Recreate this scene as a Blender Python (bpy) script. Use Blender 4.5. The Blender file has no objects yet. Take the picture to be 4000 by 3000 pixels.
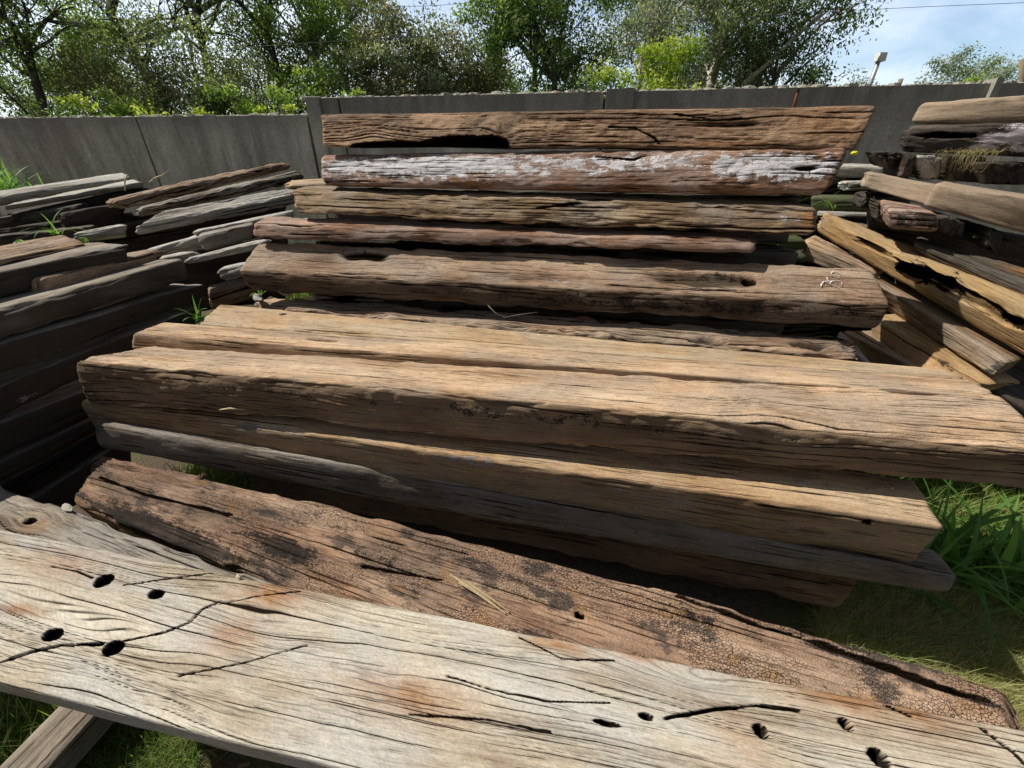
import bpy, math, random
import numpy as np
from mathutils import Vector, Matrix
rnd = random.Random(11)
sc = bpy.context.scene
COL = sc.collection
# ---------------------------------------------------------------- camera model
F = 1620.0; PITCH = math.atan(900.0/1620.0); CZ = 1.6
SP, CP = math.sin(PITCH), math.cos(PITCH)
def ray(px, py):
    u = (px-2000)/F; v = (1500-py)/F
    return np.array([u, CP+v*SP, -SP+v*CP])
def at(px, py, Y):
    d = ray(px, py); return np.array([0, 0, CZ]) + d*(Y/d[1])
def atz(px, py, z):
    d = ray(px, py); return np.array([0, 0, CZ]) + d*((z-CZ)/d[2])
cam = bpy.data.cameras.new('camera'); cam.lens = 36*F/4000; cam.sensor_width = 36
cam.clip_start = .02; cam.clip_end = 2000
co = bpy.data.objects.new('camera', cam); COL.objects.link(co)
co.location = (0, 0, CZ); co.rotation_euler = (math.pi/2-PITCH, 0, 0)
sc.camera = co
# ---------------------------------------------------------------- light
sd = Vector((-1.0, .26, 1.25)).normalized()
sun = bpy.data.lights.new('sun', 'SUN'); sun.energy = 5.0; sun.angle = math.radians(.53); sun.color = (1, .955, .87)
so = bpy.data.objects.new('sun', sun); COL.objects.link(so)
so.rotation_euler = sd.to_track_quat('Z', 'Y').to_euler()
sel = math.asin(sd.z); saz = math.atan2(sd.x, sd.y)
W = bpy.data.worlds.new('World'); sc.world = W; W.use_nodes = True
nt = W.node_tree; nt.nodes.clear()
def N(nt, t, **k):
    n = nt.nodes.new(t)
    for a, b in k.items():
        if hasattr(n, a): setattr(n, a, b)
    return n
out = N(nt, 'ShaderNodeOutputWorld'); bg = N(nt, 'ShaderNodeBackground')
sky = N(nt, 'ShaderNodeTexSky'); sky.sky_type = 'NISHITA'; sky.sun_disc = False
sky.sun_elevation = sel; sky.sun_rotation = saz; sky.air_density = 1.0; sky.dust_density = 1.0; sky.ozone_density = 1.6
tc = N(nt, 'ShaderNodeTexCoord'); sx = N(nt, 'ShaderNodeSeparateXYZ'); nt.links.new(tc.outputs['Generated'], sx.inputs[0])
def M(nt, op, a, b=None, c=None, clamp=False):
    n = nt.nodes.new('ShaderNodeMath'); n.operation = op; n.use_clamp = clamp
    for i, x in enumerate((a, b, c)):
        if x is None: continue
        if isinstance(x, (int, float)): n.inputs[i].default_value = x
        else: nt.links.new(x, n.inputs[i])
    return n.outputs[0]
zz = M(nt, 'ADD', M(nt, 'MAXIMUM', sx.outputs[2], 0.0), .22)
cb = N(nt, 'ShaderNodeCombineXYZ')
nt.links.new(M(nt, 'DIVIDE', sx.outputs[0], zz), cb.inputs[0]); nt.links.new(M(nt, 'DIVIDE', sx.outputs[1], zz), cb.inputs[1])
cn = N(nt, 'ShaderNodeTexNoise'); cn.inputs['Scale'].default_value = 1.1; cn.inputs['Detail'].default_value = 7; cn.inputs['Roughness'].default_value = .55; cn.inputs['Distortion'].default_value = .4
nt.links.new(cb.outputs[0], cn.inputs['Vector'])
mr = N(nt, 'ShaderNodeMapRange', interpolation_type='SMOOTHSTEP'); mr.inputs[1].default_value = .36; mr.inputs[2].default_value = .72
nt.links.new(cn.outputs['Fac'], mr.inputs[0])
# whiter cloud towards the sun side (west)
wl = N(nt, 'ShaderNodeMapRange'); wl.inputs[1].default_value = .45; wl.inputs[2].default_value = -.75; wl.inputs[3].default_value = .0; wl.inputs[4].default_value = .55
nt.links.new(sx.outputs[0], wl.inputs[0])
cf = M(nt, 'ADD', M(nt, 'MULTIPLY', mr.outputs[0], .62), wl.outputs[0], clamp=True)
mx = N(nt, 'ShaderNodeMix', data_type='RGBA'); mx.inputs[7].default_value = (7.6, 8.2, 9.0, 1)
nt.links.new(cf, mx.inputs[0]); 
sm = N(nt, 'ShaderNodeMix', data_type='RGBA', blend_type='MULTIPLY'); sm.inputs[0].default_value = 1; sm.inputs[7].default_value = (.98, 1.0, 1.03, 1)
nt.links.new(sky.outputs[0], sm.inputs[6]); nt.links.new(sm.outputs[2], mx.inputs[6])
hz = N(nt, 'ShaderNodeMapRange', interpolation_type='SMOOTHSTEP')
for i_, v_ in enumerate((.16, .48, 1.0, .0)): hz.inputs[i_+1].default_value = v_
nt.links.new(sx.outputs[2], hz.inputs[0])
hy = N(nt, 'ShaderNodeMapRange', interpolation_type='SMOOTHSTEP')
for i_, v_ in enumerate((-.3, .55, .12, 1.0)): hy.inputs[i_+1].default_value = v_
nt.links.new(sx.outputs[1], hy.inputs[0])
fac_ = M(nt, 'ADD', M(nt, 'MULTIPLY', M(nt, 'MULTIPLY', hz.outputs[0], hy.outputs[0]), 1.25), .35)
sc2 = N(nt, 'ShaderNodeVectorMath', operation='SCALE'); nt.links.new(mx.outputs[2], sc2.inputs[0]); nt.links.new(fac_, sc2.inputs['Scale'])
nt.links.new(sc2.outputs[0], bg.inputs[0]); bg.inputs[1].default_value = .1
nt.links.new(bg.outputs[0], out.inputs[0])
sc.view_settings.view_transform = 'Standard'; sc.view_settings.look = 'None'
sc.view_settings.exposure = 0; sc.view_settings.gamma = 1
sc.cycles.max_bounces = 5; sc.cycles.diffuse_bounces = 2; sc.cycles.transparent_max_bounces = 8
# ---------------------------------------------------------------- numpy noise
_rs = np.random.RandomState(5); _T = _rs.rand(65536).astype(np.float32)
def _h(i, j, k):
    x = (i*73856093) ^ (j*19349663) ^ (k*83492791)
    x = (x ^ (x >> 13))*1274126177
    return _T[(x ^ (x >> 16)) & 65535]
def noise(x, y, z=0.0):
    x, y, z = np.broadcast_arrays(np.asarray(x, float), np.asarray(y, float), np.asarray(z, float))
    i = np.floor(x).astype(np.int64); j = np.floor(y).astype(np.int64); k = np.floor(z).astype(np.int64)
    f = x-i; g = y-j; h = z-k
    f = f*f*(3-2*f); g = g*g*(3-2*g); h = h*h*(3-2*h)
    r = 0
    for a in (0, 1):
        for b in (0, 1):
            for c in (0, 1):
                r = r + _h(i+a, j+b, k+c)*(f if a else 1-f)*(g if b else 1-g)*(h if c else 1-h)
    return r
def fbm(x, y, z=0.0, o=3):
    r = 0; s = 0; a = 1
    for q in range(o):
        r = r+a*noise(x*2**q+13.7*q, y*2**q+7.1*q, z*2**q+3.3*q); s += a; a *= .5
    return r/s
def sstep(a, b, x):
    t = np.clip((x-a)/(b-a), 0, 1); return t*t*(3-2*t)
# ---------------------------------------------------------------- mesh helpers
def raw_mesh(name, V, quads, tris=None, smooth=True):
    me = bpy.data.meshes.new(name)
    V = np.asarray(V, np.float32); q = np.asarray(quads, np.int32).reshape(-1, 4)
    t = np.asarray(tris, np.int32).reshape(-1, 3) if tris is not None and len(tris) else np.zeros((0, 3), np.int32)
    me.vertices.add(len(V)); me.vertices.foreach_set('co', V.ravel())
    nl = q.size+t.size; me.loops.add(nl); me.loops.foreach_set('vertex_index', np.concatenate([q.ravel(), t.ravel()]))
    me.polygons.add(len(q)+len(t))
    st = np.concatenate([np.arange(len(q))*4, q.size+np.arange(len(t))*3]).astype(np.int32)
    me.polygons.foreach_set('loop_start', st)
    me.polygons.foreach_set('use_smooth', np.full(len(st), smooth))
    me.update(calc_edges=True); me.validate()
    return me
def fattr(me, name, arr, vec=False):
    a = me.attributes.new(name, 'FLOAT_VECTOR' if vec else 'FLOAT', 'POINT')
    a.data.foreach_set('vector' if vec else 'value', np.asarray(arr, np.float32).ravel())
def tag(o, label=None, cat=None, group=None, kind=None):
    if label: o['label'] = label
    if cat: o['category'] = cat
    if group: o['group'] = group
    if kind: o['kind'] = kind
    return o
def link(name, me, mat=None, parent=None):
    o = bpy.data.objects.new(name, me); COL.objects.link(o)
    if mat: me.materials.append(mat)
    if parent: o.parent = parent
    return o
class MB:
    def __init__(s): s.V = []; s.Q = []; s.T = []; s.n = 0; s.A = []
    def add(s, V, Q, T=None, a=0.0):
        V = np.asarray(V, float).reshape(-1, 3)
        s.V.append(V); s.A.append(np.full(len(V), a) if np.isscalar(a) else np.asarray(a))
        if Q is not None and len(Q): s.Q.append(np.asarray(Q)+s.n)
        if T is not None and len(T): s.T.append(np.asarray(T)+s.n)
        s.n += len(V)
    def tube(s, pts, rad, n=6, a=0.0, cap=True):
        pts = [np.asarray(p, float) for p in pts]; m = len(pts)
        rad = [rad]*m if np.isscalar(rad) else list(rad)
        V = []; ref = None
        for i in range(m):
            d = pts[min(i+1, m-1)]-pts[max(i-1, 0)]; d = d/(np.linalg.norm(d)+1e-9)
            if ref is None: ref = np.array([0, 0, 1.]) if abs(d[2]) < .9 else np.array([1., 0, 0])
            x = ref-d*np.dot(ref, d); x /= np.linalg.norm(x)+1e-9; y = np.cross(d, x); ref = x
            for k in range(n):
                t = 2*math.pi*k/n; V.append(pts[i]+rad[i]*(x*math.cos(t)+y*math.sin(t)))
        Q = [(i*n+k, i*n+(k+1) % n, (i+1)*n+(k+1) % n, (i+1)*n+k) for i in range(m-1) for k in range(n)]
        T = []
        if cap:
            c0 = len(V); V.append(pts[0]); V.append(pts[-1])
            for k in range(n):
                T.append((c0, (k+1) % n, k)); T.append((c0+1, (m-1)*n+k, (m-1)*n+(k+1) % n))
        s.add(V, Q, T, a)
    def build(s, name, mat, parent=None, smooth=True, origin=None, attr=None):
        V = np.concatenate(s.V)
        if origin is not None: V = V-np.asarray(origin)
        me = raw_mesh(name, V, np.concatenate(s.Q) if s.Q else np.zeros((0, 4)), np.concatenate(s.T) if s.T else None, smooth)
        if attr: fattr(me, attr, np.concatenate(s.A))
        o = link(name, me, mat, parent)
        if origin is not None and parent is None: o.location = origin
        return o
# ---------------------------------------------------------------- materials
def newmat(name):
    m = bpy.data.materials.new(name); m.use_nodes = True; t = m.node_tree; t.nodes.clear()
    o = N(t, 'ShaderNodeOutputMaterial'); b = N(t, 'ShaderNodeBsdfPrincipled'); t.links.new(b.outputs[0], o.inputs[0])
    b.inputs['Specular IOR Level'].default_value = .2; b.inputs['Roughness'].default_value = .85
    return m, t, b
def vmul(t, vec, s):
    n = N(t, 'ShaderNodeVectorMath', operation='MULTIPLY'); t.links.new(vec, n.inputs[0]); n.inputs[1].default_value = s; return n.outputs[0]
def tnoise(t, vec, sc_, det=3, rough=.55, dist=0):
    n = N(t, 'ShaderNodeTexNoise'); n.inputs['Scale'].default_value = 1; n.inputs['Detail'].default_value = det
    n.inputs['Roughness'].default_value = rough; n.inputs['Distortion'].default_value = dist
    t.links.new(vmul(t, vec, sc_), n.inputs['Vector']); return n.outputs['Fac']
def mrange(t, x, a, b, c=0.0, d=1.0, smooth=False):
    n = N(t, 'ShaderNodeMapRange'); n.interpolation_type = 'SMOOTHSTEP' if smooth else 'LINEAR'
    t.links.new(x, n.inputs[0])
    for i, v in enumerate((a, b, c, d)): n.inputs[i+1].default_value = v
    return n.outputs[0]
def mixc(t, f, a, b, bt='MIX'):
    n = N(t, 'ShaderNodeMix', data_type='RGBA', blend_type=bt)
    for i, x in ((0, f), (6, a), (7, b)):
        if isinstance(x, (int, float)): n.inputs[i].default_value = x
        elif isinstance(x, tuple): n.inputs[i].default_value = (*x[:3], 1)
        else: t.links.new(x, n.inputs[i])
    return n.outputs[2]
def attr(t, name, vec=False):
    n = N(t, 'ShaderNodeAttribute'); n.attribute_name = name; return n.outputs['Vector' if vec else 'Fac']
def wood(name, dark, mid, light, fine=1.0, grey=None, greyamt=.35, char=False, moss=False, bumpd=.004, white=(.66, .6, .62)):
    m, t, b = newmat(name)
    g = attr(t, 'gcoord', True)
    n1 = tnoise(t, g, (1.6, 9, 9), 5, .62); n2 = tnoise(t, g, (26, 260, 260), 3, .65); n3 = tnoise(t, g, (18, 85, 85), 4, .65)
    n4 = tnoise(t, g, (17, 21, 21), 6, .7); n5 = tnoise(t, g, (3.1, 4.5, 4.5), 3, .5); n6 = tnoise(t, g, (5.5, 95, 95), 1, .4, .25); n9 = tnoise(t, g, (12, 210, 210), 1, .4, .2)
    fw_ = attr(t, 'flow'); sg_ = N(t, 'ShaderNodeSeparateXYZ'); t.links.new(g, sg_.inputs[0]); gx = sg_.outputs[0]
    def cmb(x, y, z=0.0):
        n = N(t, 'ShaderNodeCombineXYZ')
        for i, v in enumerate((x, y, z)):
            if isinstance(v, (int, float)): n.inputs[i].default_value = v
            else: t.links.new(v, n.inputs[i])
        return n.outputs[0]
    def lines(fr, fx, w_, thr, sd_):
        wob = tnoise(t, cmb(gx, fw_, sd_), (fx*.7, fr*.3, 1), 3, .6)
        ph = M(t, 'ADD', M(t, 'MULTIPLY', fw_, fr), M(t, 'MULTIPLY', wob, 2.6)); fl_ = M(t, 'FLOOR', ph)
        ds = M(t, 'ABSOLUTE', M(t, 'SUBTRACT', M(t, 'SUBTRACT', ph, fl_), .5))
        gt_ = mrange(t, tnoise(t, cmb(M(t, 'MULTIPLY', gx, fx), M(t, 'MULTIPLY', fl_, 3.7), sd_+.5), (1, 1, 1), 1, .5), thr, thr+.12, 0, 1)
        return M(t, 'MULTIPLY', mrange(t, ds, 0, w_, 1, 0), gt_)
    fl = M(t, 'MAXIMUM', lines(62, 6, .10, .50, 1.0), M(t, 'MULTIPLY', lines(170, 15, .2, .51, 5.0), .5))
    fl = M(t, 'MULTIPLY', fl, mrange(t, tnoise(t, g, (2.3, 8, 8), 3, .6), .42, .56, .25, 1, True))
    k1 = M(t, 'ADD', M(t, 'MULTIPLY', n1, .78), M(t, 'MULTIPLY', n3, .22))
    r = N(t, 'ShaderNodeValToRGB'); e = r.color_ramp.elements
    e[0].position = .33; e[0].color = (*dark, 1); e[1].position = .67; e[1].color = (*light, 1)
    x = e.new(.5); x.color = (*mid, 1); t.links.new(k1, r.inputs[0]); c = r.outputs[0]
    if grey: c = mixc(t, M(t, 'MULTIPLY', mrange(t, n5, .42, .62, 0, 1, True), greyamt), c, grey)
    c = mixc(t, M(t, 'MULTIPLY', attr(t, 'rust'), mrange(t, n4, .3, .6, .35, 1)), c, (.36, .16, .055))
    # fine grain: narrow dark lines
    c = mixc(t, 1.0, c, mixc(t, mrange(t, n2, .3, .62, 0, 1), tuple([1-.24*fine]*3), (1.12, 1.12, 1.12)), 'MULTIPLY')
    gr_ = tnoise(t, g, (150, 190, 190), 3, .7)
    c = mixc(t, 1.0, c, mixc(t, mrange(t, gr_, .3, .7), (.82, .82, .82), (1.18, 1.18, 1.18)), 'MULTIPLY')
    # blotchy dirt
    c = mixc(t, mrange(t, n4, .54, .72, 0, .5, True), c, tuple(.38*q for q in mid))
    if char:
        vo = N(t, 'ShaderNodeTexVoronoi'); vo.feature = 'DISTANCE_TO_EDGE'; vo.inputs['Scale'].default_value = 1
        gw = N(t, 'ShaderNodeVectorMath', operation='ADD'); t.links.new(vmul(t, g, (120, 165, 165)), gw.inputs[0])
        nn = N(t, 'ShaderNodeTexNoise'); nn.inputs['Scale'].default_value = 30; t.links.new(g, nn.inputs['Vector']); t.links.new(nn.outputs['Color'], gw.inputs[1])
        t.links.new(gw.outputs[0], vo.inputs['Vector'])
        ve = mrange(t, vo.outputs['Distance'], 0, .09, 0, 1)
        n7 = tnoise(t, g, (5, 9, 9), 6, .75)
        c = mixc(t, mrange(t, n7, .53, .6, 0, .8, True), c, (.06, .05, .047))
        n8 = tnoise(t, g, (7.5, 12, 12), 4, .6)
        c = mixc(t, mrange(t, n8, .57, .65, 0, .55, True), c, (.38, .21, .08))
        zone = mrange(t, tnoise(t, g, (4, 8, 8), 4), .42, .58, .06, 1, True)
        dk = M(t, 'MULTIPLY', M(t, 'SUBTRACT', 1.0, ve), zone)
        c = mixc(t, M(t, 'MULTIPLY', dk, .6), c, (.018, .013, .01))
    c = mixc(t, M(t, 'MULTIPLY', fl, .72*fine), c, (.03, .018, .01))
    c = mixc(t, attr(t, 'face_shade'), c, tuple(.22*q for q in mid))  # darker front faces: stain and shade painted into the colour
    # white lichen / paint
    wn = M(t, 'ADD', attr(t, 'white'), M(t, 'SUBTRACT', M(t, 'ADD', M(t, 'MULTIPLY', n4, 1.5), M(t, 'ADD', M(t, 'MULTIPLY', n3, .7), M(t, 'MULTIPLY', gr_, .5))), 1.35))
    wm = mrange(t, wn, .5, .66, 0, .94, True)
    c = mixc(t, wm, c, mixc(t, n2, tuple(.8*q for q in white), white))
    # char
    cm = M(t, 'ADD', attr(t, 'char'), M(t, 'ADD', M(t, 'MULTIPLY', M(t, 'SUBTRACT', n4, .5), 1.6), M(t, 'MULTIPLY', M(t, 'SUBTRACT', gr_, .5), 1.0)))
    c = mixc(t, mrange(t, cm, .56, .68, 0, .88, True), c, (.02, .018, .018))
    c = mixc(t, mrange(t, attr(t, 'crack'), .1, .6, 0, .98), c, (.008, .005, .003))  # depth of cracks, holes and pits: their shade painted near-black
    if moss: c = mixc(t, mrange(t, n5, .36, .56, .1, .9, True), c, (.075, .09, .04))
    t.links.new(c, b.inputs['Base Color']); t.links.new(mrange(t, attr(t, 'crack'), 0, .5, .2, .0), b.inputs['Specular IOR Level'])
    h = M(t, 'ADD', M(t, 'MULTIPLY', n2, .4*fine), M(t, 'ADD', M(t, 'MULTIPLY', n3, .55), M(t, 'ADD', M(t, 'MULTIPLY', gr_, .45), M(t, 'MULTIPLY', n4, .9))))
    h = M(t, 'SUBTRACT', M(t, 'ADD', h, M(t, 'MULTIPLY', wm, .25)), M(t, 'MULTIPLY', fl, .8))
    if char: h = M(t, 'SUBTRACT', h, M(t, 'MULTIPLY', dk, 1.3))
    bp = N(t, 'ShaderNodeBump'); bp.inputs['Strength'].default_value = .9; bp.inputs['Distance'].default_value = bumpd
    t.links.new(h, bp.inputs['Height']); t.links.new(bp.outputs[0], b.inputs['Normal'])
    return m
WOOD = dict(
 tan=wood('tan_wood', (0.291, 0.177, 0.099), (0.603, 0.406, 0.250), (0.770, 0.582, 0.400), .9, (.42, .33, .25), .65, bumpd=.006),
 tan2=wood('sandy_wood', (.27, .165, .09), (.50, .345, .2), (.64, .48, .31), .8, (.44, .37, .28), .5, white=(.36, .32, .33)),
 brown=wood('brown_wood', (0.123, 0.076, 0.050), (0.370, 0.241, 0.157), (0.594, 0.437, 0.291), .95, (.40, .33, .26), .55, bumpd=.007),
 orange=wood('rusty_brown_wood', (0.091, 0.058, 0.042), (0.351, 0.215, 0.130), (0.624, 0.416, 0.260), .9, (.16, .115, .085), .6, bumpd=.009),
 red=wood('red_brown_wood', (0.093, 0.052, 0.034), (0.302, 0.166, 0.101), (0.618, 0.416, 0.302), .9, (.46, .38, .34), .45, bumpd=.006, white=(.86, .83, .84)),
 ochre=wood('ochre_brown_wood', (0.098, 0.060, 0.034), (0.310, 0.207, 0.121), (0.552, 0.425, 0.276), .9, (.36, .31, .26), .5, bumpd=.007),
 grey=wood('grey_brown_wood', (0.121, 0.097, 0.073), (0.275, 0.226, 0.174), (0.462, 0.402, 0.319), .9, (.37, .35, .32), .5, white=(.42, .39, .36)),
 pale=wood('pale_grey_wood', (.29, .215, .14), (.55, .475, .365), (.69, .635, .53), .85, (.53, .52, .49), .6, bumpd=.003),
 yellow=wood('yellow_brown_wood', (.2, .115, .05), (.44, .28, .125), (.58, .43, .24), .7, (.42, .32, .2), .55, bumpd=.004),
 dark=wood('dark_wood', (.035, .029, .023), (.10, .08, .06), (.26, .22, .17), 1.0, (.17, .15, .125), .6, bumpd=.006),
 silver=wood('silver_wood', (.2, .175, .145), (.5, .455, .385), (.72, .68, .6), .9, (.55, .54, .52), .6, bumpd=.007),
 burnt=wood('burnt_wood', (0.183, 0.104, 0.067), (0.427, 0.268, 0.177), (0.610, 0.439, 0.305), .7, (.22, .17, .13), .5, True, bumpd=.008),
 stone=wood('smooth_drab_wood', (.24, .17, .115), (.34, .25, .17), (.43, .33, .235), .5, (.40, .32, .24), .4, bumpd=.003),
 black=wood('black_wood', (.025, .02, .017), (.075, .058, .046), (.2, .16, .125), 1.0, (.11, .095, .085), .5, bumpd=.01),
 moss=wood('mossy_wood', (.05, .05, .025), (.12, .11, .06), (.25, .24, .17), .8, None, 0, moss=True),
 pink=wood('pinkish_wood', (.3, .22, .2), (.45, .36, .33), (.55, .46, .43), .6),
)
# ---------------------------------------------------------------- the beam builder
ALL = 0
BEAMS = {}
A0 = np.array([0, 0, CZ])
def V3(p):
    return at(*p) if not isinstance(p, np.ndarray) else p
def beam(key, label, ftl, ftr, fbl, fbr, btl=None, btr=None, w=.22, tilt=0.0, mat='brown', dc=.006, dx=None, r=.014,
         low=.006, med=.003, grain=.0015, crack=.5, cw=.035, cf=26, cdep=.007, warp=.012, wf=1.1, endr=.012, chip=.012, knots=(), feats=(),
         group='weathered timber beams stacked in the yard', name='old_timber', cat='timber', bow=(0, 0), lean=0, fd=0.0, fr=0.0, sag=0.0):
    global ALL; ALL += 1; seed = ALL*17.31
    FTL, FTR = V3(ftl), V3(ftr)
    def fb(p, FT):
        if isinstance(p, np.ndarray): return p
        return at(p[0], p[1], FT[1]+(p[2] if len(p) > 2 else lean))
    FBL, FBR = fb(fbl, FTL), fb(fbr, FTR)
    ax = FTR-FTL; hx = np.array([ax[0], ax[1], 0]); hx /= np.linalg.norm(hx)
    per = np.array([-hx[1], hx[0], 0]); per = per*math.cos(tilt)+np.array([0, 0, 1])*math.sin(tilt)
    BTL = V3(btl) if btl is not None else FTL+per*w
    BTR = V3(btr) if btr is not None else FTR+per*w
    L = np.linalg.norm(FTR-FTL); Wd = .5*(np.linalg.norm(BTL-FTL)+np.linalg.norm(BTR-FTR)); H = .5*(np.linalg.norm(FBL-FTL)+np.linalg.norm(FBR-FTR))
    if dx is None: dx = dc*2
    r = min(r, .42*H, .42*Wd)
    A = []  # a, b, na, nb
    def edge(p0, p1, nrm, d):
        m = max(2, int(round(math.hypot(p1[0]-p0[0], p1[1]-p0[1])/d)))
        for i in range(m): A.append((p0[0]+(p1[0]-p0[0])*i/m, p0[1]+(p1[1]-p0[1])*i/m, *nrm))
    def arc(cx, cy, a0, d):
        m = max(2, int(round(r*1.57/d)))
        for i in range(m):
            t = a0+math.pi/2*i/m; A.append((cx+r*math.cos(t), cy+r*math.sin(t), math.cos(t), math.sin(t)))
    # a to the back, b downwards
    edge((r, 0), (Wd-r, 0), (0, -1), dc); arc(Wd-r, r, -math.pi/2, dc)
    edge((Wd, r), (Wd, H-r), (1, 0), dc*4); arc(Wd-r, H-r, 0, dc*4)
    edge((Wd-r, H), (r, H), (0, 1), dc*4); arc(r, H-r, math.pi/2, dc*1.5)
    edge((0, H-r), (0, r), (-1, 0), dc); arc(r, r, math.pi, dc)
    A = np.array(A); K = len(A); nx = max(8, int(L/dx))
    s = np.linspace(0, 1, nx+1)[:, None]; a = A[None, :, 0]+0*s; b = A[None, :, 1]+0*s; na = A[None, :, 2]+0*s; nb = A[None, :, 3]+0*s
    X = s*L+0*a
    u = a/Wd; v = b/H; S = (s+0*a)[..., None]; U = u[..., None]; Vv = v[..., None]
    def mixp(l, rr): return l+(rr-l)*S
    FT = mixp(FTL, FTR); FB = mixp(FBL, FBR); BT = mixp(BTL, BTR); FB = FB-np.array([0, 0, sag])*np.sin(math.pi*S); BB = BT+(FB-FT)
    P = (1-U)*(1-Vv)*FT+U*(1-Vv)*BT+(1-U)*Vv*FB+U*Vv*BB
    bd = (BTL-FTL)+(BTR-FTR); bd /= np.linalg.norm(bd); dd = (FBL-FTL)+(FBR-FTR); dd /= np.linalg.norm(dd)
    P = P+(np.sin(math.pi*S)*(bow[0]*(-bd)+bow[1]*(-dd)))
    nrm = na[..., None]*bd+nb[..., None]*dd; nrm /= np.linalg.norm(nrm, axis=-1, keepdims=True)
    # grain flow
    e = seed
    ga = a+warp*2*(fbm(X*wf+e, a*2, b*2, 2)-.5)+warp*.5*(fbm(X*wf*4+e, a*8, b*8, 2)-.5)
    gb = b+warp*2*(fbm(X*wf+e+40, a*2, b*2, 2)-.5)+warp*.5*(fbm(X*wf*4+e+40, a*8, b*8, 2)-.5)
    def locate(px, py, face):
        d = ray(px, py); o = np.array([0, 0, CZ])
        nn = np.cross(ax/np.linalg.norm(ax), bd if face == 'top' else dd)
        t = np.dot(.5*(FTL+FTR)-o, nn)/np.dot(d, nn); return o+d*t
    def pick(px, py):
        d = P-A0; zc = d[..., 1]*CP-d[..., 2]*SP; uu = 2000+F*d[..., 0]/zc; vv = 1500-F*(d[..., 1]*SP+d[..., 2]*CP)/zc
        D = (uu-px)**2+(vv-py)**2+1e9*((nrm*d).sum(-1) > 0); return np.unravel_index(np.argmin(D), D.shape)
    def near(q):
        D = ((P-q)**2).sum(-1); i = np.unravel_index(np.argmin(D), D.shape); return i
    for (px, py, face, kx, ka, st) in knots:
        i = near(locate(px, py, face)); X0, a0, b0 = X[i], a[i], b[i]
        ex = np.exp(-(((X-X0)/kx)**2+((a-a0)/ka)**2+((b-b0)/ka)**2))
        ga = a0+(ga-a0)*(1-st*ex); gb = b0+(gb-b0)*(1-st*ex)
    res_f = min(95, .36/dc)
    disp = low*2*(fbm(X*2.2+e, a*6+e, b*6, 2)-.5)
    disp = disp+med*.8*(fbm(X*5+e, ga*32, gb*32+e, 2)-.5)
    disp = disp+grain*1.4*(noise(X*9+e, ga*res_f, gb*res_f+e)-.5)
    ck = np.zeros_like(X); flow = np.where(np.abs(nb) > np.abs(na), ga, gb+3.0)
    for q, (f1, f2, wq, am) in enumerate(((.9, cf*.8, 1.1, 1.0), (2.2, cf*1.9, .8, .85), (4.5, cf*3.6, .58, .6))):
        ph = flow*f2+.95*noise(X*f1*.8+e, flow*f2*.45, q+e)+.07*noise(X*18+e, flow*f2, q); idn = np.floor(ph)
        g1 = noise(X*f1*1.6+e, idn*7.31+.5, q*3.1+.5); gate = sstep(1-crack*.6, 1-crack*.6+.22, g1+.12)
        gate = gate*(.15+.85*sstep(.38, .60, fbm(X*1.7+e*1.3+q*4, ga*7+q, gb*7, 2)))
        wid = np.maximum(.58*dc, max(.0011, .5*dc)*wq*(.3+1.2*gate))
        ck = np.maximum(ck, np.clip(1.3-np.abs(ph-idn-.5)/f2/wid, 0, 1)*np.minimum(1, gate*2)*am)
    disp = disp-cdep*ck
    da = np.minimum(a, Wd-a); db = np.minimum(b, H-b)
    if fr: disp = disp+fr*np.clip(-na, 0, 1)*(2*fbm(X*26+e, ga*60, gb*60, 3)-1)
    corner = np.exp(-(np.maximum(da, 0)**2+np.maximum(db, 0)**2)/(1.5*r)**2)
    disp = disp-chip*corner*np.clip(fbm(X*7+e, ga*20, gb*20+e, 3)-.42, 0, 1)*3
    DV = np.zeros(P.shape); rust = np.zeros_like(X); white = np.zeros_like(X); char = np.zeros_like(X)
    face_shade = fd*sstep(.25, .85, -na+.35*(fbm(X*5+e, ga*16, gb*16, 3)-.5))*(.55+.75*fbm(X*4+e, ga*14, gb*14, 3))  # shade painted on front faces by fd; tops and bevels stay light
    for f in feats:
        k = f[0]; face = f[1]
        if k == 'line':
            pts = [locate(px, py, face) for px, py in f[2]]; best = np.full(X.shape, 9.)
            for p0, p1 in zip(pts[:-1], pts[1:]):
                dv = p1-p0; t = np.clip(((P-p0)@dv)/np.dot(dv, dv), 0, 1); best = np.minimum(best, np.linalg.norm(P-p0-t[..., None]*dv, axis=-1))
            wl_ = f[3]*(.6+.9*noise(X*22+e, 0*X, 0*X))
            m_ = sstep(1.2, .5, (best+.003*(noise(X*60, a*60, b*60)-.5))/wl_)
            disp = disp-f[4]*m_; ck = np.maximum(ck, sstep(1.5, .9, best/wl_))
            continue
        i = near(locate(f[2], f[3], face)); X0, a0, b0 = X[i], a[i], b[i]
        rx, ra = f[4], f[5]; Dq = P-P[i]; axn = ax/np.linalg.norm(ax); dl = Dq@axn; dn = np.sqrt((dl/rx)**2+np.maximum(0, (Dq**2).sum(-1)-dl**2)/ra**2)
        if k == 'hole':
            dn = dn+.22*(fbm(X*90+e, a*90, b*90, 2)-.5); m_ = sstep(1.12, .78, dn); DV = DV+(dd if face == 'top' else bd)*(f[6]*m_)[..., None]; ck = np.maximum(ck, sstep(1.22, 1.02, dn)*(f[7] if len(f) > 7 else .75))
        elif k == 'pit':
            dn = dn+1.1*(fbm(X*9+e, ga*32, gb*32, 4)-.5); m_ = sstep(1.05, .55, dn)
            DV = DV+(dd if face == 'top' else bd)*(f[6]*m_*(.55+.8*fbm(X*12+e, ga*50, gb*50, 3)))[..., None]; ck = np.maximum(ck, m_*(f[7] if len(f) > 7 else .5))
        elif k == 'bump':
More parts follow.
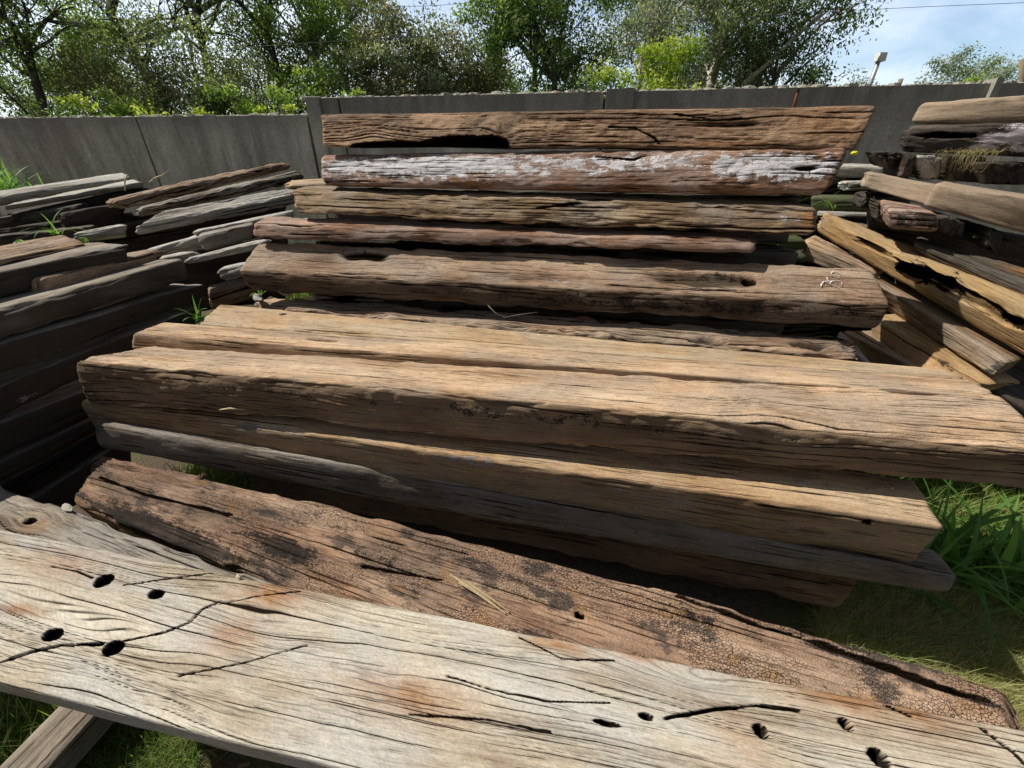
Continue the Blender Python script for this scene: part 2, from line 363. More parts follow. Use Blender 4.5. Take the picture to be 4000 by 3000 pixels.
            disp = disp+f[6]*np.exp(-dn**2)
        else:
            gsn = np.exp(-dn**2)*f[6]
            if k == 'rust': rust = np.maximum(rust, gsn)
            if k == 'white' and f[6] < .6: gsn = gsn*(f[6]+.1)/f[6]
            if k == 'white': white = np.maximum(white, gsn)
            if k == 'char': char = np.maximum(char, gsn*(f[6]+.28)/f[6])
    # ends: ragged and slightly tapered
    de = np.minimum(X, L-X); sgn = np.where(X < L/2, -1., 1.)
    fall = np.clip(1-de/.09, 0, 1)**1.5
    xo = sgn*endr*2*(fbm(ga*16+e, gb*16+sgn, e, 3)-.5)*fall
    disp = disp-.35*r*np.clip(1-de/.018, 0, 1)**2
    P = P+nrm*disp[..., None]+DV+(ax/np.linalg.norm(ax))*xo[..., None]
    V = P.reshape(-1, 3)
    idx = np.arange((nx+1)*K).reshape(nx+1, K); j = np.roll(idx, -1, axis=1)
    Q = np.stack([idx[:-1], idx[1:], j[1:], j[:-1]], -1).reshape(-1, 4)
    extraV = []; extraQ = []; base = len(V); fw = [flow.ravel()]; dt = [face_shade.ravel()]; at_ = [np.stack([X+e, ga+e*.37, gb], -1).reshape(-1, 3)]; cks = [ck.ravel()]; ru = [rust.ravel()]; wh = [white.ravel()]; ch = [char.ravel()]
    for end in (0, nx):
        ring = P[end]; cen = ring.mean(0); prev = idx[end]
        g0 = np.stack([X[end]+e, ga[end]+e*.37, gb[end]], -1); gc = g0.mean(0)
        sg = -1 if end == 0 else 1
        R = 7
        for q in range(1, R+1):
            f_ = 1-q/R if q < R else .02
            aa = Wd/2+(a[end]-Wd/2)*f_; bb = H/2+(b[end]-H/2)*f_
            off = sg*(.35*r*min(1, q*.8)+endr*2.2*(fbm(aa*40+e, bb*40+sg, e, 3)-.5)*min(1, q*.6))
            V2 = cen+(ring-cen)*f_+(ax/np.linalg.norm(ax))*off[:, None]
            ids = base+np.arange(K); base += K; extraV.append(V2)
            # end grain: growth rings seen across the section -> stretch lookup
            at_.append(np.stack([np.full(K, g0[0, 0])+aa*.3, gc[1]+(g0[:, 1]-gc[1])*f_, gc[2]+(g0[:, 2]-gc[2])*f_], -1))
            n_ = np.clip(1-np.abs(noise(aa*55+e, bb*18, e)-.5)/.06, 0, 1)*.6
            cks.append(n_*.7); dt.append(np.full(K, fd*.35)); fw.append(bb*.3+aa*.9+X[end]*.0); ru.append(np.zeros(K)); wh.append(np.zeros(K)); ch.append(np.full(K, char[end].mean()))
            pj = np.roll(prev, -1); ij = np.roll(ids, -1)
            extraQ.append(np.stack([prev, pj, ij, ids], -1) if end == 0 else np.stack([prev, ids, ij, pj], -1)); prev = ids
    V = np.concatenate([V]+extraV); Q = np.concatenate([Q]+extraQ)
    X_ = ax/np.linalg.norm(ax); Z_ = -dd-X_*np.dot(-dd, X_); Z_ /= np.linalg.norm(Z_); Y_ = np.cross(Z_, X_)
    org = .25*(FTL+FTR+BTL+BTR)+.5*dd*H
    R3 = np.stack([X_, Y_, Z_], 1)
    me = raw_mesh(name, (V-org)@R3, Q)
    fattr(me, 'gcoord', np.concatenate(at_), True); fattr(me, 'crack', np.concatenate(cks))
    fattr(me, 'flow', np.concatenate(fw)); fattr(me, 'face_shade', np.concatenate(dt)); fattr(me, 'rust', np.concatenate(ru)); fattr(me, 'white', np.concatenate(wh)); fattr(me, 'char', np.concatenate(ch))
    o = link(name, me, WOOD[mat])
    o.matrix_world = Matrix([[*R3[0], org[0]], [*R3[1], org[1]], [*R3[2], org[2]], [0, 0, 0, 1]])
    tag(o, label, cat, group)
    BEAMS[key] = dict(o=o, pick=pick, loc=locate, near=near, P=P, n=nrm, toloc=lambda q: (np.asarray(q)-org)@R3, n_top=-dd, H=H, L=L, ax=X_)
    return o
# ================================================================ central stack
A_ = np.array
STK = 'timber beams in the central stepped stack'
# front pale plank (world coordinates, flat and wide)
beam('P', 'wide pale grey weathered plank with bolt holes lying across the very front of the stack',
     A_([-1.17, .468, .65]), A_([1.45, -.01, .65]), A_([-1.17, .473, .575]), A_([1.45, -.005, .575]),
     A_([-1.62, .870, .65]), A_([1.50, .262, .652]), fd=0.3, mat='pale', dc=.0021, dx=.0042, r=.007, low=.003, med=.0012, grain=.0007,
     crack=.78, cw=.042, cf=26, cdep=.0035, warp=.042, wf=1.3, endr=.01, chip=.004, group=STK,
     knots=((1000, 2380, 'top', .12, .07, .85), (330, 2400, 'top', .16, .07, .45), (1750, 2560, 'top', .16, .06, -.9), (2650, 2560, 'top', .09, .07, .85), (400, 2600, 'top', .2, .08, -.6), (2900, 2700, 'top', .18, .05, -.7), (150, 2330, 'top', .16, .09, .7)),
     feats=(('hole', 'top', 402, 2268, 0.0199, 0.0165, .055, 1.0), ('hole', 'top', 612, 2318, 0.0179, 0.0116, .055, 1.0), ('hole', 'top', 205, 2480, 0.0199, 0.0132, .055, 1.0),
            ('hole', 'top', 443, 2530, 0.0199, 0.0154, .055, 1.0), ('hole', 'top', 2973, 2855, 0.0115, 0.011, .055, 1.0), ('hole', 'top', 3305, 2828, 0.0105, 0.01, .055, 1.0),
            ('hole', 'top', 3432, 2962, 0.015, 0.0135, .055, 1.0), ('hole', 'top', 2521, 2800, 0.012, 0.006, .025, 1.0), ('hole', 'top', 2370, 2828, 0.024, 0.0045, .02, 1.0),
            ('line', 'top', [(0, 2590), (130, 2545), (250, 2520), (400, 2515)], 0.0028, .02), ('line', 'top', [(480, 2505), (640, 2470), (740, 2430), (790, 2380), (860, 2350)], 0.0019, .014),
            ('line', 'top', [(200, 2210), (300, 2230), (360, 2255)], 0.0019, .01), ('line', 'top', [(480, 2285), (700, 2255), (930, 2225)], 0.0014, .009),
            ('line', 'top', [(2600, 2805), (2800, 2770), (2950, 2755), (3120, 2775)], 0.0020, .012), ('line', 'top', [(3130, 2620), (3300, 2680), (3560, 2800)], 0.0019, .012),
            ('line', 'top', [(1750, 2640), (1950, 2700), (2150, 2740), (2380, 2745)], 0.0014, .009), ('line', 'top', [(2030, 2490), (2200, 2575), (2400, 2580)], 0.0016, .009),
            ('line', 'top', [(3840, 2850), (3950, 2930), (4050, 3030)], 0.0025, .014), ('line', 'top', [(1600, 2790), (1900, 2810), (2150, 2860)], 0.0014, .008),
            ('line', 'top', [(860, 2360), (1000, 2330), (1170, 2310)], 0.0014, .008), ('line', 'top', [(700, 2640), (950, 2590), (1200, 2520)], 0.0014, .008),
            ('rust', 'top', 1060, 2330, 0.088, 0.049, 1.00), ('rust', 'top', 900, 2480, 0.075, 0.042, 0.76), ('rust', 'top', 1600, 2720, 0.125, 0.042, 0.82), ('rust', 'top', 3300, 2690, 0.125, 0.042, 0.95),
            ('rust', 'top', 2170, 2520, 0.075, 0.021, 1.00), ('rust', 'top', 3560, 2730, 0.088, 0.042, 1.00), ('rust', 'top', 2480, 2530, 0.062, 0.017, 1.00), ('rust', 'top', 80, 2380, 0.062, 0.014, 1.00), ('rust', 'top', 2900, 2900, 0.062, 0.042, 0.50), ('rust', 'top', 250, 2200, 0.150, 0.042, 0.57)))
beam('P2', 'short cracked grey-brown beam wedged behind the left end of the pale front plank',
     A_([-2.05, .98, .55]), A_([-.45, .46, .55]), A_([-2.05, .985, .42]), A_([-.45, .465, .42]), A_([-1.98, 1.185, .55]), A_([-.38, .655, .55]),
     mat='grey', dc=.004, low=.006, crack=.8, cw=.05, cf=24, cdep=.006, chip=.02, group=STK, knots=((120, 2030, 'top', .09, .06, .8),), feats=(('hole', 'top', 118, 2032, .02, .012, .02, 1.0), ('rust', 'top', 130, 2050, .07, .04, .4)))
beam('T10', 'wide flat charred red-brown sleeper with crazed surface and a black groove',
     A_([-1.63, 1.13, .47]), A_([.95, .09, .465]), A_([-1.60, 1.14, .33]), A_([.95, .10, .33]), A_([-1.755, 1.40, .485]), A_([1.175, .535, .485]),
     mat='burnt', dc=.0036, r=.02, low=.004, med=.004, grain=.0025, crack=.5, cw=.04, cf=30, cdep=.006, endr=.035, chip=.03, group=STK, warp=.008, bow=(-.035, 0),
     feats=(('line', 'top', [(390, 1865), (560, 1930), (800, 1985), (900, 2010)], .004, .012), ('line', 'top', [(2650, 2310), (2900, 2400), (3120, 2475), (3400, 2580), (3700, 2690), (3860, 2730)], .008, .022),
            ('line', 'top', [(1420, 2210), (1580, 2240), (1720, 2260)], .004, .012), ('line', 'top', [(2100, 2170), (2400, 2240), (2650, 2310)], .003, .008),
            ('char', 'top', 1100, 2140, .22, .05, .7), ('char', 'top', 1500, 2200, .2, .03, .35), ('char', 'top', 650, 2110, .25, .03, .7), ('char', 'top', 2750, 2420, .1, .03, .45), ('char', 'top', 3400, 2590, .2, .012, .8), ('char', 'top', 3720, 2700, .16, .012, .9),
            ('char', 'front', 600, 2110, .5, .08, .8), ('hole', 'top', 2268, 2400, .012, .009, .055, 1.0), ('hole', 'top', 2925, 2415, .012, .008, .02, 1.0)))
beam('T9', 'dark rusty-brown beam at ground level under the grey beam on the right',
     A_([-1.3, 1.60, .28]), A_([1.28, .98, .30]), A_([-1.3, 1.56, .09]), A_([1.22, .95, .10]), mat='orange', fd=.75, dc=.005, w=.24, low=.01, crack=.4, chip=.02, endr=.02, group=STK)
beam('T8', 'long round-edged grey beam with a pale sunlit left end, below the white-stained beam',
     (372, 1655, 1.455), (3765, 2268, .845), (386, 1752), (3700, 2335), (392, 1612, 1.66), (3650, 2132, .955), fd=0.35, mat='grey', dc=.0042, r=.03, low=.004, med=.0025, crack=.5, cf=24, chip=.01, group=STK, bow=(-.045, .0), sag=.055, endr=.012,
     feats=(('rust', 'front', 2500, 2060, .3, .03, .2), ('white', 'front', 1500, 1900, .2, .03, .3), ('line', 'front', [(2500, 2150), (2900, 2200), (3500, 2290)], .003, .01)))
beam('T7', 'squared beam with faded white stain on its face, directly under the big tan beam',
     (300, 1568, 1.56), (3690, 2062, .85), (372, 1672, 0), (3562, 2206, .02), (560, 1475, 1.78), (3562, 1866, 1.05), fd=0.45, mat='tan2', dc=.0036, r=.014, low=.005, med=.002, crack=.45, cf=34, cdep=.004, chip=.012, group=STK, bow=(-.01, -.005), endr=.006,
     feats=(('white', 'front', 1050, 1680, .28, .055, .62), ('white', 'front', 1800, 1800, .35, .04, .48), ('white', 'front', 2600, 1960, .3, .04, .46), ('white', 'front', 3150, 2080, .2, .05, .42),
            ('rust', 'front', 700, 1620, .25, .08, .5), ('rust', 'front', 1700, 1790, .4, .05, .5), ('rust', 'front', 2500, 1900, .5, .05, .45), ('rust', 'top', 2500, 1810, .3, .03, .4), ('hole', 'front', 3387, 2040, .01, .01, .015, 1),
            ('rust', 'front', 3200, 2000, .3, .05, .35), ('line', 'top', [(3350, 1885), (3500, 1895), (3640, 1905)], .0022, .006), ('char', 'top', 3100, 1880, .05, .012, .3)))
beam('A', 'big tan beam with a rough shaded face, longest and thickest of the central stack',
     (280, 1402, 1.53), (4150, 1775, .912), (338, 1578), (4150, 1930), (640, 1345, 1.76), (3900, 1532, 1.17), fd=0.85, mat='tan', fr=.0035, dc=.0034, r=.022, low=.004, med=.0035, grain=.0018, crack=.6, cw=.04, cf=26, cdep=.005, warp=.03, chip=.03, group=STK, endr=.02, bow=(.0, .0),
     knots=((3050, 1640, 'front', .15, .07, .85), (1500, 1560, 'front', .2, .08, .5), (2400, 1400, 'top', .2, .08, .6)),
     feats=(('line', 'top', [(3290, 1490), (3450, 1505), (3600, 1525), (3760, 1525)], .0045, .014), ('line', 'top', [(2950, 1460), (3100, 1455), (3160, 1460)], .003, .009),
            ('line', 'top', [(850, 1325), (1000, 1335), (1200, 1330), (1400, 1345)], .003, .01), ('char', 'front', 2200, 1640, 1.6, .05, .28), ('char', 'front', 1000, 1520, .5, .03, .3),
            ('rust', 'front', 520, 1480, .2, .05, .4), ('rust', 'top', 1500, 1380, .5, .1, .25)))
beam('B', 'rough tan beam with a broken end, directly behind the big tan beam',
     (524, 1302, 1.75), (3905, 1554, 1.145), (524, 1372), (3900, 1600), (640, 1258, 1.95), (3780, 1480, 1.33), fd=0.5, mat='tan', dc=.004, r=.009, low=.003, med=.003, crack=.6, cf=26, warp=.02, chip=.008, endr=.03, group=STK,
     feats=(('pit', 'top', 1270, 1330, .10, .02, .02, .9), ('pit', 'top', 2950, 1400, .16, .03, .008, .4), ('line', 'top', [(800, 1310), (1000, 1325), (1180, 1325)], .003, .012)))
beam('C', 'yellowish tan beam with a slanted left end, rearmost of three lying side by side',
     (770, 1266, 1.96), (3780, 1484, 1.325), (770, 1330), (3780, 1540), (862, 1186, 2.22), (3690, 1440, 1.47), fd=0.4, mat='tan2', dc=.0045, r=.009, low=.003, med=.003, crack=.6, cf=30, warp=.024, chip=.008, endr=.02, group=STK,
     knots=((1000, 1245, 'top', .12, .07, .8),), feats=(('hole', 'top', 1110, 1236, .016, .01, .02, 1.0), ('rust', 'top', 960, 1240, .25, .08, .3)))
beam('D', 'dark twisted beam half hidden in the gap under the beam with the chalk number',
     (985, 1200, 2.3), (3335, 1398, 1.65), (985, 1270), (3335, 1450), (1040, 1152, 2.52), (3285, 1300, 1.87), fd=0.5, mat='brown', dc=.005, r=.04, low=.018, med=.006, crack=.8, cf=22, warp=.03, chip=.05, endr=.05, group=STK,
     feats=(('white', 'top', 1150, 1180, .2, .08, .4), ('char', 'top', 3000, 1310, .4, .06, .3), ('pit', 'top', 2780, 1330, .1, .04, .03, .5), ('pit', 'top', 3180, 1350, .1, .04, .03, .5)))
beam('B5', 'dark brown beam with a white chalk number near its right end and two rotten hollows',
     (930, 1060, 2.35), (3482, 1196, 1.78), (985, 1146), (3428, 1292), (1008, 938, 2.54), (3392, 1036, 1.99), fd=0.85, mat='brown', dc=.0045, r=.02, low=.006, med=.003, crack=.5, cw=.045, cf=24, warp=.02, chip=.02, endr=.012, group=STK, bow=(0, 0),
     feats=(('pit', 'top', 1430, 1000, .17, .04, .014, .6), ('pit', 'top', 2760, 1090, .3, .05, .012, .5), ('hole', 'top', 2925, 1098, .03, .016, .055, 1.0), ('char', 'top', 1400, 985, .2, .03, .3), ('char', 'top', 2850, 1080, .2, .04, .42),
            ('white', 'top', 2250, 1105, .3, .018, .42), ('white', 'top', 1470, 965, .12, .02, .38), ('char', 'front', 2600, 1190, 1.8, .06, .35), ('line', 'top', [(2900, 1172), (3200, 1180), (3440, 1225)], .004, .01)))
beam('B4', 'thin reddish-brown crumbling beam, short of its neighbours at the right end',
     (983, 880, 2.5), (2946, 936, 2.05), (985, 938, -.04), (2948, 992, -.04), (1045, 836, 2.68), (2922, 910, 2.25), fd=0.45, mat='red', dc=.006, r=.03, low=.006, med=.005, crack=.4, chip=.03, endr=.012, group=STK,
     feats=(('white', 'top', 1150, 860, .2, .05, .35), ('white', 'front', 2400, 940, .3, .02, .3), ('char', 'front', 2000, 950, .8, .02, .35)))
beam('B3', 'long ochre-grey deeply grained beam, third from the top of the stack',
     (1142, 745, 2.6), (3205, 808, 2.1), (1150, 842, -.09), (3180, 928, -.08), (1200, 716, 2.8), (3130, 784, 2.3), fr=.004, mat='ochre', dc=.005, r=.03, low=.009, med=.006, grain=.003, crack=.8, cw=.05, cf=28, warp=.015, chip=.03, endr=.035, group=STK,
     feats=(('white', 'front', 3050, 850, .1, .04, .42), ('white', 'front', 1450, 770, .25, .02, .4), ('rust', 'front', 3170, 850, .04, .05, .8), ('line', 'front', [(2100, 815), (2400, 775), (2600, 768)], .006, .015)))
beam('B2', 'reddish-brown beam blotched with peeling white paint, second from the top',
     (1245, 602, 2.68), (3322, 572, 2.2), (1262, 728, -.10), (3228, 768, -.09), mat='red', tilt=-.05, w=.24, dc=.0045, r=.045, low=.007, med=.004, crack=.6, cf=22, fr=.004, warp=.022, chip=.015, endr=.018, group=STK,
     feats=(('white', 'front', 1700, 650, 1.1, .10, .82), ('white', 'front', 3000, 645, .5, .10, .80), ('white', 'front', 2400, 635, .9, .085, .66), ('white', 'front', 1350, 650, .2, .09, .8),
            ('line', 'front', [(2330, 610), (2480, 625), (2560, 580)], .005, .014), ('pit', 'front', 3150, 655, .06, .014, .02, .7)))
beam('B1', 'orange-brown gnarled beam with a long hollow under its knot, topmost of the stack',
     (1252, 446, 2.75), (3430, 408, 2.3), (1262, 574, -.10), (3352, 588, -.09), fr=.006, mat='orange', tilt=.0, w=.24, dc=.0045, r=.02, low=.008, med=.005, crack=.75, cw=.05, cf=20, warp=.03, wf=1.6, chip=.015, endr=.02, group=STK,
     knots=((1960, 500, 'front', .1, .07, .9), (3050, 480, 'front', .2, .06, .6), (1450, 490, 'front', .12, .06, -.6)),
     feats=(('hole', 'front', 1800, 590, .22, .055, .10, 1.0), ('hole', 'front', 1900, 570, .11, .05, .10, 1.0), ('hole', 'front', 1530, 590, .22, .026, .08, 1.0), ('pit', 'front', 2850, 490, .2, .02, .012, .4), ('bump', 'front', 1960, 480, .08, .05, .02),
            ('line', 'front', [(2380, 495), (2480, 500), (2560, 540), (2575, 560)], .0035, .012), ('white', 'front', 3380, 425, .12, .02, .42), ('rust', 'front', 3250, 500, .2, .08, .6), ('rust', 'front', 2800, 560, .4, .02, .5), ('line', 'front', [(2640, 445), (2800, 470), (2900, 462)], .003, .01)))
# bearers that carry the stack (seen as dark wood in the gaps)
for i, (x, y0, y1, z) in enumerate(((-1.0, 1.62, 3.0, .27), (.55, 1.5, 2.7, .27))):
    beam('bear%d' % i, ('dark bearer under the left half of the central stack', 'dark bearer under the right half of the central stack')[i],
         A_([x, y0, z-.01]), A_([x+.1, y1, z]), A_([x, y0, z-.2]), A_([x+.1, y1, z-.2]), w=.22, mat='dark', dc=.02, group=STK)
for i, (x0, x1, y, z, zb) in enumerate(((-1.45, 1.45, 1.75, .62, .30), (-1.35, 1.5, 2.05, .62, .32), (-1.3, 1.5, 2.5, .82, .5), (-1.3, 1.6, 2.72, 1.12, .84), (-1.2, 1.6, 2.85, 1.4, 1.14), (-1.3, 1.6, 2.6, .5, .3))):  # added unseen timbers that stop light leaking through and back up the layers
    beam('core%d' % i, 'added dark filler timber unseen within the central stack, row %s' % ('one two three four five six'.split()[i]),
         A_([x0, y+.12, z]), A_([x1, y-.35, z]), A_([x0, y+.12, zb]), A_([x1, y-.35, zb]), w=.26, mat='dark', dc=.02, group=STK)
beam('E1', 'narrow grey board standing out from under the pale front plank at the lower left',
     A_([-1.32, .1, .16]), A_([-1.18, .75, .17]), A_([-1.32, .1, .07]), A_([-1.18, .75, .08]), A_([-1.46, .1, .16]), A_([-1.32, .75, .17]), mat='grey', dc=.004, r=.006, low=.003, crack=.5, cf=20, group='loose wood on the ground')
# ================================================================ left stack (faces the middle of the yard)
LS = 'dark timber beams in the left stack'
def lx(px, py, X): # point on the plane x = X seen at a pixel
    d = ray(px, py); return A_([0, 0, CZ])+d*(X/d[0])
def lbeam(key, label, tl, tr, bl, br, X0=-2.06, X1=-1.98, mat='grey', w=.25, **k):
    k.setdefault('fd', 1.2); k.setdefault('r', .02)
    L0, L1 = lx(*tl, X0), lx(*tr, X1); B0, B1 = lx(*bl, X0), lx(*br, X1)
    e = L1-L0; ext = .9
    L0e = L0-e/np.linalg.norm(e)*ext; B0e = B0-e/np.linalg.norm(e)*ext
    return beam(key, label, L0e, L1, B0e, B1, L0e+A_([-w, 0, .0]), L1+A_([-w, .02, .0]), mat=mat, group=LS, **k)
lbeam('La', 'dark beam with a sunlit grey top, topmost in the left stack', (0, 1060), (512, 950), (0, 1186), (505, 1030), X0=-2.27, X1=-2.2, w=.3, dc=.0055, crack=.25, low=.01, r=.025, chip=.03, endr=.03, feats=(('white', 'top', 200, 960, .5, .03, .2),))
lbeam('Lb', 'grey-brown beam with a dark face and lighter top edge, second in the left stack', (0, 1212), (722, 1012), (0, 1342), (738, 1092), X0=-2.1, X1=-2.02, w=.3, mat='grey', fd=.9, dc=.0055, crack=.25, low=.008, r=.03, chip=.02)
lbeam('Lc', 'dark beam reaching furthest right in the left stack, third from its top', (0, 1346), (800, 1108), (0, 1502), (826, 1158), X1=-1.98, w=.22, dc=.0055, crack=.25, low=.006, chip=.01, feats=(('white', 'front', 150, 1400, .2, .02, .36),))
lbeam('Ld', 'dark beam in the left stack, fourth from its top', (0, 1508), (790, 1196), (0, 1650), (790, 1262), w=.22, dc=.006, crack=.25, low=.006, chip=.01, feats=(('white', 'front', 90, 1560, .12, .03, .38),))
lbeam('Le', 'dark beam in the left stack, fifth from its top', (0, 1656), (620, 1420), (0, 1802), (640, 1500), w=.22, dc=.006, crack=.25, low=.006, chip=.01)
lbeam('Lf', 'dark brown beam in the left stack, sixth from its top', (0, 1808), (560, 1540), (0, 1890), (560, 1600), w=.22, dc=.006, crack=.25, low=.005, chip=.01)
lbeam('Lg', 'faintly yellow beam low down in the left stack', (0, 1896), (520, 1610), (0, 2020), (520, 1690), w=.22, X0=-2.06, mat='dark', dc=.007, crack=.25, low=.005, chip=.01, feats=(('rust', 'front', 200, 1850, 1, .2, .35),))
lbeam('Lh', 'black beam lying on the ground at the foot of the left stack', (0, 2030), (520, 1700), (0, 2190), (520, 1830), w=.22, dc=.009, crack=.25)
beam('La2', 'grey-brown slab lying behind the topmost beam of the left stack', lx(0, 1000, -2.38)+A_([0, -.9, 0]), lx(330, 950, -2.38), lx(0, 1030, -2.38)+A_([0, -.9, 0]), lx(330, 985, -2.38),
     lx(0, 955, -2.7)+A_([0, -.9, 0]), lx(240, 912, -2.7), mat='brown', dc=.006, crack=.6, low=.008, group=LS)
beam('La3', 'brown beam end showing between the first two steps of the left stack', lx(180, 1085, -2.2), lx(610, 985, -2.2), lx(180, 1180, -2.2), lx(610, 1040, -2.2), w=.12, mat='brown', dc=.007, group=LS)
beam('Li', 'dull brown slab leaning low between the left stack and the chalk-marked beam', (825, 1150, 2.75), (1010, 1095, 3.0), (830, 1215), (1010, 1160), (815, 1115, 3.0), (955, 1080, 3.25), mat='brown', dc=.007, w=.15, group=LS, low=.004)
# ================================================================ far left stack of silvery rotten timber
FS = 'silvery broken timbers in the far left stack'
def fbm_(key, label, ftl, ftr, fbl, fbr, btl=None, btr=None, mat='silver', **k):
    d = dict(dc=.007, r=.015, low=.010, med=.005, crack=.38, cf=16, warp=.03, chip=.03, endr=.04, w=.16, fd=.55, group=FS); d.update(k)
    return beam(key, label, ftl, ftr, fbl, fbr, btl, btr, mat=mat, **d)
fbm_('K1', 'silver-topped jagged beam at the very back left, highest in the far left stack', (-60, 776, 3.0), (500, 692, 3.7), (-60, 815), (500, 724), (-60, 748, 3.15), (478, 674, 3.85), mat='silver')
fbm_('K2', 'thin splintered silver slab ending in a spike at the back left', (8, 806, 2.9), (560, 708, 3.55), (8, 826), (560, 735), (60, 790, 3.0), (520, 698, 3.7))
fbm_('K2b', 'dark brown slab under the splintered spike at the back left', (60, 832, 2.95), (575, 732, 3.6), (60, 875), (575, 770), mat='black')
fbm_('K3', 'long dark brown beam with a knobbly left end rising to the wall', (452, 778, 3.1), (1132, 634, 4.3), (490, 822), (1128, 664), mat='brown', r=.04, low=.02, crack=.9)
fbm_('K4', 'long grey-brown beam just below the dark knobbly one near the wall', (560, 812, 3.05), (1185, 670, 4.1), (560, 852), (1190, 712), mat='grey', crack=.9, r=.03)
fbm_('K5', 'pale straw-coloured beam with a sunlit top and forked left tip in the far left stack', (548, 880, 2.85), (1150, 762, 3.6), (530, 925), (1150, 812), (640, 822, 3.1), (1150, 722, 3.85), mat='silver', crack=1, low=.012, dc=.006, r=.04)
fbm_('K6', 'pale board end poking out behind the third beam of the central stack', (1120, 722, 3.4), (1330, 712, 3.5), (1120, 745), (1330, 740), (1130, 700, 3.6), (1320, 690, 3.7), mat='tan2')
fbm_('K7', 'thin whitish strip lying under the pale forked beam', (770, 902, 2.9), (1155, 818, 3.3), (770, 925), (1155, 850), mat='silver', w=.1)
fbm_('K8', 'squared grey block end beside the thin red-brown beam', (770, 922, 2.8), (985, 872, 2.95), (805, 982), (985, 935), mat='grey', w=.15, endr=.02)
fbm_('K9', 'rotten grey stump of beam under the pale forked beam', (555, 985, 2.75), (800, 912, 2.9), (570, 1012), (800, 975), mat='silver', r=.03)
fbm_('K10', 'twisted whitish log pointing at the left end of the chalk-marked beam', (722, 1010, 2.65), (1050, 935, 2.85), (735, 1035), (1040, 972), (740, 1000, 2.75), (1040, 928, 2.95), mat='silver', r=.02)
fbm_('K11', 'crumbled grey beam end in the dark gap left of the chalk-marked beam', (840, 1055, 2.6), (1000, 1020, 2.65), (870, 1105), (1000, 1080), mat='silver', r=.03)
fbm_('K12', 'dark squared block with bright chips under the knobbly brown beam', (238, 838, 3.0), (470, 795, 3.2), (250, 905), (480, 855), mat='black', w=.2, r=.01, feats=(('white', 'front', 260, 850, .1, .02, .4),))
fbm_('K13', 'low grey beam running left under the back left timbers', (-60, 858, 2.9), (300, 800, 3.1), (-60, 905), (300, 850), mat='dark', w=.2)
fbm_('K14', 'pale crumbling stub above the topmost left-stack beam', (290, 915, 2.75), (480, 880, 2.9), (300, 945), (490, 930), mat='silver', w=.1)
fbm_('K15', 'dark slab behind the topmost left-stack beam', (-60, 925, 2.8), (300, 890, 2.9), (-60, 965), (300, 935), mat='dark', w=.2)
fbm_('K16', 'small brown slab in the gap right of the topmost left-stack beam', (480, 995, 2.6), (620, 975, 2.75), (480, 1025), (640, 1000), mat='brown', w=.1)
fbm_('K17', 'small broken silver splinter block under the rotten grey stump', (630, 1008, 2.65), (760, 985, 2.75), (640, 1040), (760, 1015), mat='silver', w=.08)
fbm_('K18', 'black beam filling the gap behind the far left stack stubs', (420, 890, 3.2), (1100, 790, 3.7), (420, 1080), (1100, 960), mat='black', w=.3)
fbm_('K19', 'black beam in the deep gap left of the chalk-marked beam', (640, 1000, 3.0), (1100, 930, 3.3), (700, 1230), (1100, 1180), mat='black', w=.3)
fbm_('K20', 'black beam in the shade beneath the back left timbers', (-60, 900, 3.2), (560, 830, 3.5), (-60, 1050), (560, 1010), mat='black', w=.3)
# ================================================================ right stack
RS = 'timber beams in the right stack'
def rb(key, label, *p, **k):
    d = dict(dc=.006, r=.02, low=.006, crack=.35, cf=18, group=RS); d.update(k); return beam(key, label, *p, **d)
rb('R1', 'smooth light brown beam with a slanted end, topmost in the right stack', (3592, 402, 3.3), (4120, 358, 2.75), (3552, 482), (4120, 478), mat='stone', w=.25, r=.03, crack=.2, low=.006, feats=(('white', 'front', 3880, 430, .03, .06, .3),))
rb('R2', 'dark split beam crusted with white lichen, second from the top of the right stack', (3545, 486, 3.1), (4120, 478, 2.6), (3515, 590, 0), (4120, 622), mat='black', w=.3, r=.045, crack=.3, low=.012, endr=.03, med=.006, fr=.006,
   feats=(('white', 'front', 3900, 545, .12, 0.054, 0.90), ('white', 'front', 4000, 530, .16, 0.072, 1.00), ('white', 'front', 3840, 575, .12, 0.027, 0.95), ('white', 'front', 4000, 585, .16, 0.036, 0.85), ('pit', 'front', 3700, 530, .18, .016, .05, 1.), ('line', 'front', [(3560, 590), (3580, 560), (3640, 525), (3800, 530)], .012, .03)))
def stub(key, label, tl, tr, bl, br, Y, mat, ln=.5, **k):
    d = dict(dc=.006, r=.018, low=.006, med=.005, crack=.5, endr=.01, chip=.02); d.update(k)
    TL, TR, BL, BR = at(*tl, Y), at(*tr, Y), at(*bl, Y), at(*br, Y)
    dr = A_([.45, .9, 0]); dr /= np.linalg.norm(dr)
    # the stub runs away from the camera: its near end is the section we see
    return beam(key, label, TL+dr*ln, TL, BL+dr*ln, BL, TR+dr*ln, TR, mat=mat, group='short beam ends in the right stack', **d)
stub('S1', 'black splintered beam end poking left in the third layer of the right stack', (3420, 590), (3530, 594), (3450, 655), (3545, 672), 3.0, 'black', .35, endr=.05)
stub('S2', 'black squared beam end with pale splits, leftmost squared one in the right stack', (3545, 604), (3590, 600), (3510, 700), (3580, 700), 2.9, 'black', .5)
stub('S3', 'rotten splintered beam end with bright slivers between two black ends', (3575, 606), (3690, 606), (3590, 702), (3690, 704), 2.92, 'silver', .5, crack=1., med=.02)
stub('S4', 'clean squared black beam end in the middle of the right stack', (3695, 600), (3862, 612), (3680, 706), (3850, 714), 2.85, 'black', .6, r=.02)
stub('S5', 'wide black rough beam end at the right edge of the photo', (3835, 632), (4080, 636), (3850, 720), (4080, 750), 2.7, 'black', .5)
